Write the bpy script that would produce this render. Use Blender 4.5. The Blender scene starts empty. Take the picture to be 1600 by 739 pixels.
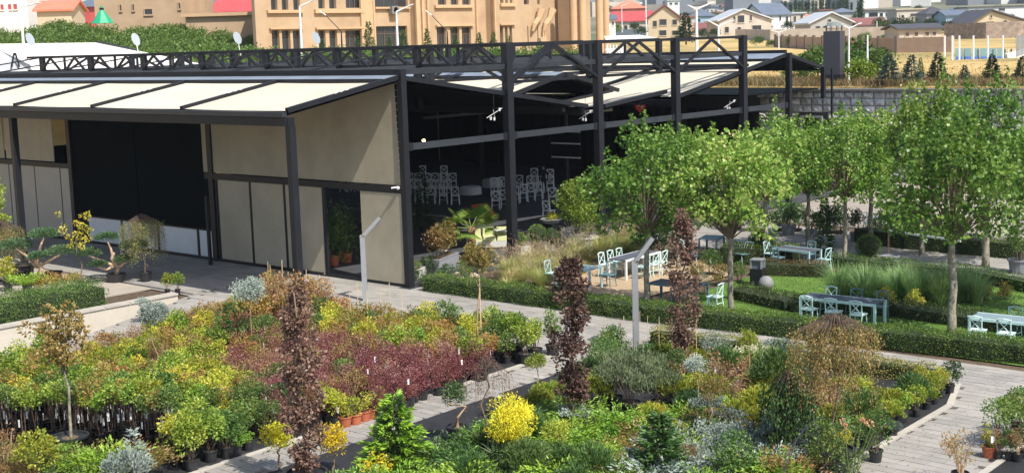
import bpy, math, random
import numpy as np
from mathutils import Vector, Matrix
R = math.radians
rng = np.random.default_rng(7)
random.seed(7)
S = bpy.context.scene
# ------------------------------------------------------------ camera
CAM = np.array([-34.17, -35.56, 9.0]); FP = 2109.35
YAW, PIT, ROL = .8433, .1453, .0308
def _axes():
    cp, sp = math.cos(PIT), math.sin(PIT)
    F = np.array([0, cp, -sp]); U = np.array([0, sp, cp]); X = np.array([1., 0, 0])
    R2 = X*math.cos(ROL)-U*math.sin(ROL); U2 = X*math.sin(ROL)+U*math.cos(ROL)
    c, s = math.cos(YAW), math.sin(YAW)
    M = np.array([[c, s, 0], [-s, c, 0], [0, 0, 1]])
    return M@F, M@R2, M@U2
AF, AR, AU = _axes()
cd = bpy.data.cameras.new('camera'); cam = bpy.data.objects.new('camera', cd); S.collection.objects.link(cam)
m = Matrix.Identity(4)
for i in range(3):
    m[i][0] = AR[i]; m[i][1] = AU[i]; m[i][2] = -AF[i]; m[i][3] = CAM[i]
cam.matrix_world = m
cd.sensor_width = 36; cd.lens = 36*FP/1600; cd.clip_end = 20000; cd.clip_start = .5
S.camera = cam
# ------------------------------------------------------------ light: sky + sun
SUN = Vector((.95, 4.8, -6.3)).normalized()            # direction the light travels
W = bpy.data.worlds.new('World'); S.world = W; W.use_nodes = True
nt = W.node_tree; bg = nt.nodes['Background']; sky = nt.nodes.new('ShaderNodeTexSky')
sky.sky_type = 'NISHITA'; sky.sun_disc = False
sky.sun_elevation = math.asin(-SUN.z); sky.sun_rotation = math.atan2(-SUN.x, -SUN.y)
sky.dust_density = 2.0
nt.links.new(sky.outputs[0], bg.inputs[0]); bg.inputs[1].default_value = .12
sl = bpy.data.lights.new('sun', 'SUN'); sl.energy = 4.7; sl.angle = R(.5); sl.color = (1, .94, .84)
so = bpy.data.objects.new('sun', sl); S.collection.objects.link(so)
so.rotation_euler = SUN.to_track_quat('-Z', 'Y').to_euler()
S.view_settings.view_transform = 'Standard'; S.view_settings.look = 'None'
S.view_settings.exposure = .55; S.view_settings.gamma = 1
# ------------------------------------------------------------ terrain heights, pixel -> place helpers
_fd = [0, 100, 170, 230, 400, 600, 900, 1500, 2500, 3500, 6000]
_fz = [5.35, 5.5, 6.0, 6.6, 9, 14.5, 23, 38, 62, 88, 140]
def sst(x): x = min(1, max(0, x)); return x*x*(3-2*x)
def site(u, v):
    return -1.05*min(1.2, max(0, (-5.6-u)/7.))*sst((v+10.5)/8.)
def terrain(u, v):
    if u <= 40.3 and v <= 46: return site(u, v)
    d = math.hypot(u-CAM[0], v-CAM[1]); h = float(np.interp(d, _fd, _fz))
    if u <= 40.3: h *= sst((v-46)/7.)
    return h
def ray(px, py):
    d = AF + (px-800)/FP*AR - (py-369.5)/FP*AU
    return d
def G(px, py, dz=0):                                   # the place on the site ground seen at that pixel
    d = ray(px, py); z = dz
    for _ in range(12):
        t = (z-9.0)/d[2]; P = CAM+d*t; z = site(P[0], P[1])+dz
    return float(P[0]), float(P[1]), float(z)
def T(px, py):                                         # same on the hillside beyond the wall
    d = ray(px, py); d = d/np.linalg.norm(d[:2]); r = 78.
    while r < 5500:
        P = CAM+d*r
        if P[2] <= terrain(P[0], P[1]) and (P[0] > 40.3 or P[1] > 53): return P
        r *= 1.01
    return CAM+d*5000
def D(px, py, dep): return CAM+ray(px, py)*dep         # at forward depth dep
def onv(px, py, v0):
    d = ray(px, py); t = (v0-CAM[1])/d[1]; P = CAM+d*t; return float(P[0]), float(P[2])
def onu(px, py, u0):
    d = ray(px, py); t = (u0-CAM[0])/d[0]; P = CAM+d*t; return float(P[1]), float(P[2])
def pix(P):
    P = np.asarray(P, float)-CAM; d = P@AF
    return 800+FP*(P@AR)/d, 369.5-FP*(P@AU)/d, d
# ------------------------------------------------------------ materials
MC = {}
def mat(name, col, rough=.7, metal=0, var=0., scale=3., bump=0., bscale=30., emit=None, spec=.5, ramp=None):
    if name in MC: return MC[name]
    M = bpy.data.materials.new(name); M.use_nodes = True; N = M.node_tree; b = N.nodes['Principled BSDF']
    b.inputs['Roughness'].default_value = rough; b.inputs['Metallic'].default_value = metal
    b.inputs['Specular IOR Level'].default_value = spec
    c = (*col, 1); b.inputs['Base Color'].default_value = c
    if var or ramp:
        tc = N.nodes.new('ShaderNodeNewGeometry'); no = N.nodes.new('ShaderNodeTexNoise')
        no.inputs['Scale'].default_value = scale; no.inputs['Detail'].default_value = 6; no.inputs['Roughness'].default_value = .65
        N.links.new(tc.outputs['Position'], no.inputs['Vector'])
        r = N.nodes.new('ShaderNodeValToRGB'); N.links.new(no.outputs[0], r.inputs[0])
        if ramp:
            e = r.color_ramp.elements; e[0].position = .3; e[1].position = .7
            e[0].color = (*ramp[0], 1); e[1].color = (*ramp[-1], 1)
            for k in range(1, len(ramp)-1): n = e.new(.3+.4*k/(len(ramp)-1)); n.color = (*ramp[k], 1)
        else:
            r.color_ramp.elements[0].position = .3; r.color_ramp.elements[1].position = .72
            r.color_ramp.elements[0].color = (*[x*(1-var) for x in col], 1)
            r.color_ramp.elements[1].color = (*[min(1, x*(1+var)) for x in col], 1)
        oi = N.nodes.new('ShaderNodeNewGeometry'); hs = N.nodes.new('ShaderNodeHueSaturation')
        mr = N.nodes.new('ShaderNodeMapRange'); mr.inputs[3].default_value = 1-var*.5; mr.inputs[4].default_value = 1+var*.5
        oj = N.nodes.new('ShaderNodeObjectInfo'); ad = N.nodes.new('ShaderNodeMath'); fr = N.nodes.new('ShaderNodeMath'); fr.operation = 'FRACT'; N.links.new(oi.outputs['Random Per Island'], ad.inputs[0]); N.links.new(oj.outputs['Random'], ad.inputs[1]); N.links.new(ad.outputs[0], fr.inputs[0])
        N.links.new(fr.outputs[0], mr.inputs[0]); N.links.new(mr.outputs[0], hs.inputs['Value'])
        N.links.new(r.outputs[0], hs.inputs['Color']); N.links.new(hs.outputs[0], b.inputs['Base Color'])
    if bump:
        no2 = N.nodes.new('ShaderNodeTexNoise'); no2.inputs['Scale'].default_value = bscale; no2.inputs['Detail'].default_value = 5
        tc2 = N.nodes.new('ShaderNodeTexCoord'); N.links.new(tc2.outputs['Object'], no2.inputs['Vector'])
        bp = N.nodes.new('ShaderNodeBump'); bp.inputs['Strength'].default_value = bump; bp.inputs['Distance'].default_value = .02
        N.links.new(no2.outputs[0], bp.inputs['Height']); N.links.new(bp.outputs[0], b.inputs['Normal'])
    if emit: b.inputs['Emission Color'].default_value = (*col, 1); b.inputs['Emission Strength'].default_value = emit
    MC[name] = M; return M
def leafm(name, cols, tr=.3, rough=.5, pos=None):
    if name in MC: return MC[name]
    M = bpy.data.materials.new(name); M.use_nodes = True; N = M.node_tree; b = N.nodes['Principled BSDF']
    b.inputs['Roughness'].default_value = rough; b.inputs['Specular IOR Level'].default_value = .5
    g = N.nodes.new('ShaderNodeNewGeometry'); r = N.nodes.new('ShaderNodeValToRGB'); 
    no = N.nodes.new('ShaderNodeTexNoise'); no.inputs['Scale'].default_value = 2.2; no.inputs['Detail'].default_value = 2; N.links.new(g.outputs['Position'], no.inputs['Vector'])
    m1 = N.nodes.new('ShaderNodeMath'); m1.operation = 'MULTIPLY_ADD'; m1.inputs[1].default_value = .55; N.links.new(g.outputs['Random Per Island'], m1.inputs[0])
    m2 = N.nodes.new('ShaderNodeMath'); m2.operation = 'MULTIPLY_ADD'; m2.inputs[1].default_value = 1.1; m2.inputs[2].default_value = -.45; N.links.new(no.outputs[0], m2.inputs[0])
    o2 = N.nodes.new('ShaderNodeObjectInfo'); m3 = N.nodes.new('ShaderNodeMath'); m3.operation = 'MULTIPLY_ADD'; m3.inputs[1].default_value = .30; N.links.new(o2.outputs['Random'], m3.inputs[0]); N.links.new(m2.outputs[0], m3.inputs[2]); N.links.new(m3.outputs[0], m1.inputs[2]); N.links.new(m1.outputs[0], r.inputs[0])
    e = r.color_ramp.elements; n = len(cols)
    e[0].color = (*cols[0], 1); e[1].color = (*cols[-1], 1)
    for k in range(1, n-1): x = e.new(k/(n-1) if pos is None else pos[k]); x.color = (*cols[k], 1)
    # whole plants differ a little from one another
    oi = N.nodes.new('ShaderNodeObjectInfo'); hs = N.nodes.new('ShaderNodeHueSaturation')
    mr = N.nodes.new('ShaderNodeMapRange'); mr.inputs[3].default_value = .78; mr.inputs[4].default_value = 1.2
    mh = N.nodes.new('ShaderNodeMapRange'); mh.inputs[3].default_value = .482; mh.inputs[4].default_value = .518
    ml = N.nodes.new('ShaderNodeMath'); ml.operation = 'FRACT'; mm = N.nodes.new('ShaderNodeMath'); mm.operation = 'MULTIPLY'; mm.inputs[1].default_value = 7.31
    N.links.new(oi.outputs['Random'], mr.inputs[0]); N.links.new(oi.outputs['Random'], mm.inputs[0]); N.links.new(mm.outputs[0], ml.inputs[0]); N.links.new(ml.outputs[0], mh.inputs[0])
    N.links.new(mr.outputs[0], hs.inputs['Value']); N.links.new(mh.outputs[0], hs.inputs['Hue']); N.links.new(r.outputs[0], hs.inputs['Color'])
    N.links.new(hs.outputs[0], b.inputs['Base Color'])
    t = N.nodes.new('ShaderNodeBsdfTranslucent'); N.links.new(hs.outputs[0], t.inputs[0])
    mx = N.nodes.new('ShaderNodeMixShader'); mx.inputs[0].default_value = tr
    N.links.new(b.outputs[0], mx.inputs[1]); N.links.new(t.outputs[0], mx.inputs[2]); N.links.new(mx.outputs[0], N.nodes['Material Output'].inputs[0])
    MC[name] = M; return M
# ------------------------------------------------------------ object helpers
col = S.collection
def name_(o, label=None, cat=None, group=None, kind=None, category=None):
    cat = cat or category
    if label: o['label'] = label
    if cat: o['category'] = cat
    if group: o['group'] = group
    if kind: o['kind'] = kind
    return o
def thing(name, label, cat, loc=(0, 0, 0), rz=0, group=None, sc=1):
    o = bpy.data.objects.new(name, None); col.objects.link(o); o.location = loc; o.rotation_euler = (0, 0, rz)
    o.empty_display_size = .2; o.scale = (sc, sc, sc)
    return name_(o, label, cat, group)
def link(name, me, parent=None, loc=(0, 0, 0), rz=0, sc=None):
    o = bpy.data.objects.new(name, me); col.objects.link(o); o.location = loc; o.rotation_euler = (0, 0, rz)
    if sc is not None: o.scale = sc if hasattr(sc, '__len__') else (sc,)*3
    if parent: o.parent = parent
    return o
def copytree(src, loc, rz=0, label=None, group=None, sc=None):
    r = src.copy(); col.objects.link(r); r.location = loc; r.rotation_euler = (0, 0, rz)
    if sc is not None: r.scale = (sc,)*3
    if label: r['label'] = label
    if group: r['group'] = group
    for ch in list(src.children):
        c = ch.copy(); col.objects.link(c); c.parent = r
        for g in list(ch.children):
            d = g.copy(); col.objects.link(d); d.parent = c
    return r
class MB:
    def __init__(s): s.v = []; s.f = []; s.m = []; s.mats = []; s.cur = 0
    def use(s, M):
        if M not in s.mats: s.mats.append(M)
        s.cur = s.mats.index(M); return s
    def add(s, vs, fs):
        n = len(s.v); s.v += [tuple(map(float, x)) for x in vs]; s.f += [tuple(i+n for i in f) for f in fs]; s.m += [s.cur]*len(fs); return s
    def box(s, c, d, rz=0, top=1.):
        x, y, z = d[0]/2, d[1]/2, d[2]/2; cs, sn = math.cos(rz), math.sin(rz); vs = []
        for k in (-1, 1):
            q = top if k > 0 else 1
            for i, j in ((-1, -1), (1, -1), (1, 1), (-1, 1)):
                a, b = i*x*q, j*y*q; vs.append((c[0]+a*cs-b*sn, c[1]+a*sn+b*cs, c[2]+k*z))
        return s.add(vs, [(3, 2, 1, 0), (4, 5, 6, 7), (0, 1, 5, 4), (1, 2, 6, 5), (2, 3, 7, 6), (3, 0, 4, 7)])
    def bb(s, x0, x1, y0, y1, z0, z1): return s.box(((x0+x1)/2, (y0+y1)/2, (z0+z1)/2), (abs(x1-x0), abs(y1-y0), abs(z1-z0)))
    def beam(s, p, q, w, h):
        p = Vector(p); q = Vector(q); d = (q-p).normalized(); up = Vector((0, 0, 1))
        if abs(d.z) > .95: up = Vector((1, 0, 0))
        x = d.cross(up).normalized(); y = x.cross(d).normalized(); vs = []
        for e in (p, q):
            for i, j in ((-1, -1), (1, -1), (1, 1), (-1, 1)): vs.append(e+x*w/2*i+y*h/2*j)
        return s.add(vs, [(0, 1, 2, 3), (7, 6, 5, 4), (0, 4, 5, 1), (1, 5, 6, 2), (2, 6, 7, 3), (3, 7, 4, 0)])
    def tube(s, pts, rad, n=6, cap=True):
        P = [Vector(p) for p in pts]; rad = rad if hasattr(rad, '__len__') else [rad]*len(P); vs = []
        for i, p in enumerate(P):
            d = (P[min(i+1, len(P)-1)]-P[max(i-1, 0)])
            d = d.normalized() if d.length > 1e-9 else Vector((0, 0, 1))
            a = Vector((1, 0, 0)) if abs(d.x) < .8 else Vector((0, 1, 0)); x = d.cross(a).normalized(); y = d.cross(x)
            for k in range(n): t = 2*math.pi*k/n; vs.append(p+(x*math.cos(t)+y*math.sin(t))*rad[i])
        fs = []
        for i in range(len(P)-1):
            for k in range(n): a = i*n+k; b = i*n+(k+1) % n; fs.append((a, b, b+n, a+n))
        if cap: fs += [tuple(range(n))[::-1], tuple(range(len(vs)-n, len(vs)))]
        return s.add(vs, fs)
    def lathe(s, prof, n=16, c=(0, 0, 0)):
        vs = []; fs = []
        for r, z in prof:
            for k in range(n): t = 2*math.pi*k/n; vs.append((c[0]+r*math.cos(t), c[1]+r*math.sin(t), c[2]+z))
        for i in range(len(prof)-1):
            for k in range(n): a = i*n+k; b = i*n+(k+1) % n; fs.append((a, b, b+n, a+n))
        if prof[0][0] > 1e-4: fs.append(tuple(range(n))[::-1])
        if prof[-1][0] > 1e-4: fs.append(tuple(range(len(vs)-n, len(vs))))
        return s.add(vs, fs)
    def mesh(s, name, M=None, smooth=False):
        me = bpy.data.meshes.new(name); me.from_pydata(s.v, [], s.f)
        if s.mats:
            for q in s.mats: me.materials.append(q)
            me.polygons.foreach_set('material_index', s.m)
        if M: me.materials.clear(); me.materials.append(M)
        if smooth: me.polygons.foreach_set('use_smooth', [True]*len(me.polygons))
        me.update(); return me
    def build(s, name, M=None, parent=None, loc=(0, 0, 0), smooth=False, **k):
        o = link(name, s.mesh(name, M, smooth), parent, loc)
        if k: name_(o, **k)
        return o
def box1(name, M, parent, *a): return MB().bb(*a).build(name, M, parent)
def quads(name, V, M, nper=4, smooth=False):          # V: (n, nper, 3) -> one polygon each
    n = len(V); me = bpy.data.meshes.new(name); me.vertices.add(n*nper); me.vertices.foreach_set('co', V.reshape(-1).astype(np.float32))
    me.loops.add(n*nper); me.loops.foreach_set('vertex_index', np.arange(n*nper, dtype=np.int32))
    me.polygons.add(n); me.polygons.foreach_set('loop_start', np.arange(0, n*nper, nper, dtype=np.int32))
    me.update(calc_edges=True); me.materials.append(M); return me
# ------------------------------------------------------------ foliage generators (numpy)
def unit(a): return a/np.maximum(1e-9, np.linalg.norm(a, axis=-1, keepdims=True))
def rdir(n): return unit(rng.normal(size=(n, 3)))
def leafq(P, A, L, Wd, cup=.15):                       # rhombic leaves at P along A
    n = len(P); A = unit(A); B = unit(np.cross(A, rdir(n))); C = np.cross(A, B)
    L = (L*rng.uniform(.65, 1.25, n))[:, None]; Wd = (Wd*rng.uniform(.7, 1.2, n))[:, None]
    V = np.empty((n, 4, 3)); V[:, 0] = P; V[:, 1] = P+A*L*.45+B*Wd*.5+C*L*cup*.5; V[:, 2] = P+A*L-C*L*cup*.4; V[:, 3] = P+A*L*.45-B*Wd*.5+C*L*cup*.5
    return V
def clumps(env, nc, r, per, L, Wd, out=.8, up=.2, flat=1., droop=0.):
    """env(n) gives clump centres; leaves sit on the clump shells, pointing out"""
    Cn = env(nc); rr = r*rng.uniform(.6, 1.25, nc)
    idx = rng.integers(0, nc, nc*per); d = rdir(nc*per); d[:, 2] *= flat
    P = Cn[idx]+d*(rr[idx]*rng.uniform(.45, 1.05, nc*per)**.7)[:, None]
    A = d*out+rdir(nc*per)*.55+np.array([0, 0, up-droop]); return leafq(P, A, L, Wd)
def ell(rx, ry, rz, cz, shell=.55, low=-1.):
    def e(n):
        d = rdir(n*2); d = d[d[:, 2] > low][:n]
        while len(d) < n: d = np.vstack([d, rdir(n)]); d = d[d[:, 2] > low][:n]
        k = rng.uniform(shell**3, 1, n)**(1/3.)
        return d*np.array([rx, ry, rz])*k[:, None]+np.array([0, 0, cz])
    return e
def tufts(P, A, n_, L, Wd, spread=.5):                 # needle tufts
    m = len(P); P2 = np.repeat(P, n_, 0); A2 = np.repeat(unit(A), n_, 0)+rdir(m*n_)*spread
    return leafq(P2, A2, L, Wd, .03)
def blades(n, h, spread, Wd, base=.15, droop=.5, seg=3):
    a = rng.uniform(0, 2*math.pi, n); rb = base*np.sqrt(rng.uniform(0, 1, n)); hh = h*rng.uniform(.55, 1.1, n); sp = spread*rng.uniform(.2, 1.1, n)
    dx, dy = np.cos(a), np.sin(a); sx, sy = -dy, dx; out = []
    def pt(t):
        r = rb+sp*t**1.8; z = hh*(t-droop*t**3*sp/max(spread, 1e-6)*.6); return np.stack([r*dx, r*dy, z], 1)
    side = np.stack([sx, sy, 0*sx], 1)
    for k in range(seg):
        t0, t1 = k/seg, (k+1)/seg; w0 = Wd*(1-t0**2)*.5; w1 = Wd*(1-t1**2)*.5+.0004
        p0, p1 = pt(t0), pt(t1); q = np.stack([p0-side*w0, p0+side*w0, p1+side*w1, p1-side*w1], 1); out.append(q)
    # weld order so that each blade is one island
    V = np.concatenate(out, 0); return V
def blade_mesh(name, V, M, seg=3):
    n = len(V)//seg; me = bpy.data.meshes.new(name); vs = np.empty((n, seg+1, 2, 3))
    for k in range(seg): q = V[k*n:(k+1)*n]; vs[:, k, 0] = q[:, 0]; vs[:, k, 1] = q[:, 1]
    vs[:, seg, 0] = q[:, 3]; vs[:, seg, 1] = q[:, 2]
    b = (np.arange(n)*(seg+1)*2)[:, None]; fs = []
    F = np.concatenate([b+np.array([2*k, 2*k+1, 2*k+3, 2*k+2]) for k in range(seg)], 0)
    me.from_pydata(vs.reshape(-1, 3), [], F.tolist()); me.materials.append(M); me.update(); return me
def twigs(mb, n, h, spread, r0, z0=0, r1=.004, base=.04, k=3, nseg=4):
    for i in range(n):
        a = random.uniform(0, 6.28); s_ = spread*random.uniform(.2, 1); hh = h*random.uniform(.7, 1); pts = []
        for t in range(k+1):
            q = t/k; pts.append((math.cos(a)*(base+s_*q**1.3)+random.uniform(-.02, .02), math.sin(a)*(base+s_*q**1.3)+random.uniform(-.02, .02), z0+hh*q))
        mb.tube(pts, [r0+(r1-r0)*t/k for t in range(k+1)], nseg)
    return mb
# ------------------------------------------------------------ palette
steel = mat('dark_steel_paint', (.012, .0135, .018), .5, 0, .2, 2., spec=.3)
steel2 = mat('grey_steel_paint', (.03, .034, .042), .45, 0, .2, 2., spec=.35)
flash_m = mat('blue_grey_flashing', (.2, .24, .3), .5, 0, .15, 1.)
fabric_m = mat('cream_awning_fabric', (.55, .50, .395), .85, 0, .09, .6, .08, 60)
curt_m = mat('beige_curtain', (.385, .345, .26), .85, 0, .13, .7, .08, 60)
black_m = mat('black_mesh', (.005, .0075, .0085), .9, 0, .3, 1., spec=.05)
white_m = mat('white_panel', (.62, .68, .74), .4, 0, .06, 1.)
grey_m = mat('grey_screen', (.38, .36, .32), .6, 0, .06, 1.)
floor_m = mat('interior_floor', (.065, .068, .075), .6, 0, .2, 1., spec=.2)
pave_m = mat('concrete_paver', (.28, .268, .25), .85, 0, .22, .45, .3, 40)
joint_m = mat('paving_bed', (.25, .238, .22), .95, 0, .15, 3)
kerb_m = mat('kerb_concrete', (.40, .375, .335), .8, 0, .12, 2, .2, 30)
soil_m = mat('soil', (.10, .07, .045), .95, 0, .4, 5, .6, 20)
fab_m = mat('weed_fabric', (.022, .023, .027), .75, 0, .5, 1.2, .3, 25)
lawn_m = mat('lawn', (.09, .17, .022), .9, 0, .3, 1.2, .8, 120)
dry_m = mat('dry_field', (.42, .30, .12), .95, ramp=((.16, .15, .05), (.42, .30, .11), (.55, .40, .18)), scale=.045, bump=.3)
gravel_m = mat('sandy_gravel', (.42, .31, .2), .9, 0, .2, 8, .6, 60)
potb = mat('black_pot_plastic', (.022, .023, .026), .42, 0, .2, 2)
pott = mat('terracotta', (.38, .11, .05), .8, 0, .15, 3)
bark = mat('bark', (.16, .12, .085), .9, 0, .35, 14, .6, 40)
barkp = mat('plane_bark', (.26, .24, .19), .9, ramp=((.11, .10, .07), (.24, .22, .17), (.42, .39, .32)), scale=9, bump=.3)
whitew = mat('white_steel', (.72, .73, .74), .4)
alu = mat('brushed_aluminium', (.42, .44, .47), .35, .5, .08, 3)
# ------------------------------------------------------------ ground: one sheet to the horizon
def ground():
    ul = list(np.concatenate([-CAM[0]-np.geomspace(60, 6000, 22)[::-1], np.arange(-26, 4, .5), np.arange(4, 40, 2.), [40.2, 40.4], 40.4+np.geomspace(1.5, 6000, 70)]))
    ul = sorted(set(np.round(ul, 2))); ul = [x for x in ul if x > -3500]
    ul = sorted([-3000, -1500, -600, -250, -120, -70, -45, -34]+[x for x in ul if x >= -26])
    vl = sorted([-3000, -1500, -700, -350, -180, -100, -60, -40, -32]+list(np.arange(-28, 12, .5))+list(np.arange(12, 46, 2))+[46, 47, 48, 49.5, 51, 52.5, 54]+list(54+np.geomspace(2, 6000, 60)))
    V = [(u, v, terrain(u, v)-.09 if (u <= 40.3 and v <= 46) else terrain(u, v)) for u in ul for v in vl]
    n = len(vl); Fs = [(i*n+j, (i+1)*n+j, (i+1)*n+j+1, i*n+j+1) for i in range(len(ul)-1) for j in range(n-1)]
    me = bpy.data.meshes.new('ground'); me.from_pydata(V, [], Fs); me.materials.append(soil_m); me.materials.append(dry_m); me.materials.append(mat('far_hillside', (.1, .12, .06), .95, ramp=((.05, .075, .03), (.12, .13, .07), (.26, .24, .18)), scale=.03))
    mi = [2 if math.hypot(V[f[2]][0]-CAM[0], V[f[2]][1]-CAM[1]) > 330 else 1 if (V[f[2]][0] > 40.3 or V[f[2]][1] > 46) else 0 for f in Fs]; me.polygons.foreach_set('material_index', mi); me.update()
    name_(link('ground', me), kind='structure')
ground()
def sheet(name, poly, M, dz, step=.5, kind='structure'):  # polygon (u,v) draped on the site
    us = [p[0] for p in poly]; vs_ = [p[1] for p in poly]
    def inside(x, y):
        c = False; j = len(poly)-1
        for i in range(len(poly)):
            if (poly[i][1] > y) != (poly[j][1] > y) and x < (poly[j][0]-poly[i][0])*(y-poly[i][1])/(poly[j][1]-poly[i][1])+poly[i][0]: c = not c
            j = i
        return c
    import bmesh
    bm = bmesh.new(); f = bm.faces.new([bm.verts.new((p[0], p[1], 0)) for p in poly])
    g = bm.verts[:]+bm.edges[:]+bm.faces[:]
    if min(us) < -5.6 and max(vs_) > -11:
        for x in np.arange(math.ceil(min(us)/step)*step, -5.0, step):
            if min(us) < x < max(us): bmesh.ops.bisect_plane(bm, geom=bm.verts[:]+bm.edges[:]+bm.faces[:], plane_co=(x, 0, 0), plane_no=(1, 0, 0))
        for y in np.arange(-11, -1.5, .75):
            if min(vs_) < y < max(vs_): bmesh.ops.bisect_plane(bm, geom=bm.verts[:]+bm.edges[:]+bm.faces[:], plane_co=(0, y, 0), plane_no=(0, 1, 0))
    for v in bm.verts: v.co.z = site(v.co.x, v.co.y)+dz
    bmesh.ops.recalc_face_normals(bm, faces=bm.faces[:])
    if sum(f.normal.z for f in bm.faces) < 0: bmesh.ops.reverse_faces(bm, faces=bm.faces[:])
    me = bpy.data.meshes.new(name); bm.to_mesh(me); bm.free(); me.materials.append(M)
    o = link(name, me); name_(o, kind=kind); return o, inside
# paving apron west of the hedge, between beds, ramp on the left
WALLV = 6.0
pave_poly = [(-30, -34), (.2, -34), (.2, 40), (-5.4, 40), (-5.4, WALLV+.1), (-30, WALLV+.1)]
pv, _ = sheet('paving', pave_poly, joint_m, -.045)
# pavers: single slabs on the parts of the paving that no bed covers
bed1 = [G(422, 492)[:2], (-5.4, -11.25), (-22, -12.0), G(-260, 720)[:2], G(-60, 632)[:2], G(238, 545)[:2]]
print([tuple(np.round(q, 1)) for q in bed1])
bed2 = [(-2.1, -12.6), (-1.9, -21.8), (-3.9, -22.45), (-24, -23.2), (-24, -13.3)]
bed3 = [(-5.9, -25.0), (-24, -25.6), (-24, -33), (-5.6, -33)]
def inpoly(poly, x, y):
    c = False; j = len(poly)-1
    for i in range(len(poly)):
        if (poly[i][1] > y) != (poly[j][1] > y) and x < (poly[j][0]-poly[i][0])*(y-poly[i][1])/(poly[j][1]-poly[i][1])+poly[i][0]: c = not c
        j = i
    return c
pm = []
for k in range(5):
    b = MB(); b.box((0, 0, 0), (.592, .292, .05))
    b.box((0, 0, .028), (.58, .28, .006)); pm.append(b.mesh('paver', pave_m))
cand = []
for i, u in enumerate(np.arange(-17.6, .1, .3)):
    for j, v in enumerate(np.arange(-33.5, 6.0, .6)):
        vv = v+(.3 if i % 2 else 0)
        if any(inpoly(bd, u, vv) for bd in (bed1, bed2, bed3)): continue
        if vv > WALLV-.3: continue
        x, y, d = pix((u, vv, site(u, vv)))
        if -20 < x < 1620 and y < 760: cand.append((d, u, vv))
for i, u in enumerate(np.arange(-5.1, .1, .3)):
    for v in np.arange(6.4, 34, .6): cand.append((pix((u, v, 0))[2], u, v+(.3 if i % 2 else 0)))
cand.sort(); rest = MB()
for k, (d, u, v) in enumerate(cand):
    z = site(u, v)-.012+rng.uniform(-.003, .003); sx = (site(u+.1, v)-site(u-.1, v))/.2; sy = (site(u, v+.1)-site(u, v-.1))/.2
    if k < 300:
        o = link('paver', pm[k % 5], pv, (u, v, z), math.pi/2); o.rotation_euler = (math.atan(sy), -math.atan(sx), math.pi/2) if (sx or sy) else (0, 0, math.pi/2)
    else:
        a, b = .146, .296; vs = [(u+i*a, v+j*b, z+.028+sx*i*a+sy*j*b) for i, j in ((-1, -1), (1, -1), (1, 1), (-1, 1))]
        rest.add(vs+[(x, y, zz-.05) for x, y, zz in vs], [(0, 1, 2, 3), (0, 4, 5, 1), (1, 5, 6, 2), (2, 6, 7, 3), (3, 7, 4, 0)])
rest.build('paver', pave_m, pv, kind='stuff')
pv['kind'] = 'structure'
for nm, bd in (('nursery_bed', bed1), ('nursery_bed', bed2), ('nursery_bed', bed3)): sheet(nm, bd, fab_m, .02)
def kerb(pts, w=.15, h=.05):
    b = MB()
    for (a, c) in zip(pts[:-1], pts[1:]):
        n = max(1, int(math.hypot(c[0]-a[0], c[1]-a[1])/1.0))
        for k in range(n):
            p = [a[i]+(c[i]-a[i])*((k+.004)/n) for i in (0, 1)]; q = [a[i]+(c[i]-a[i])*((k+.996)/n) for i in (0, 1)]
            b.beam((*p, site(*p)+h/2-.01), (*q, site(*q)+h/2-.01), w, h)
    b.build('kerb', kerb_m, None, kind='structure')
kerb([bed1[0], bed1[1], bed1[2]]); kerb([bed1[0], bed1[5], bed1[4]]); kerb([(-1.9, -21.8), (-3.9, -22.45), (-24, -23.2)]); kerb([(-5.9, -33), (-5.9, -25.0), (-24, -25.6)])
# retaining wall at the left: level coping while the ramp falls away
rw = thing('retaining_wall', 'low pale concrete retaining wall beside the sloping ramp, dark hedge behind it', 'wall')
b = MB(); us = np.arange(-26, -5.5, 1.)
for a, c in zip(us[:-1], us[1:]): b.bb(a, c, WALLV, WALLV+.3, -1.6, .10)
b.build('wall_face', mat('pale_render', (.46, .425, .365), .85, 0, .08, 1.5, .2, 30), rw)
for a, c in zip(us[:-1], us[1:]): MB().bb(a+.01, c-.01, WALLV-.05, WALLV+.36, .10, .17).build('coping', kerb_m, rw)
sheet('raised_soil', [(-26, WALLV+.3), (-8.2, WALLV+.3), (-8.2, 8.6), (-26, 8.6)], soil_m, 0)
b = MB(); b.bb(-26, -5.7, WALLV+.3, 40, -1.7, -.06); b.build('raised_ground', soil_m, None, kind='structure')
b = MB(); b.bb(-26, -5.4, 8.6, 40, -.05, 0.); b.build('upper_paving', mat('upper_slabs', (.36, .32, .27), .85, 0, .12, .8), None, kind='structure')
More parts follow.
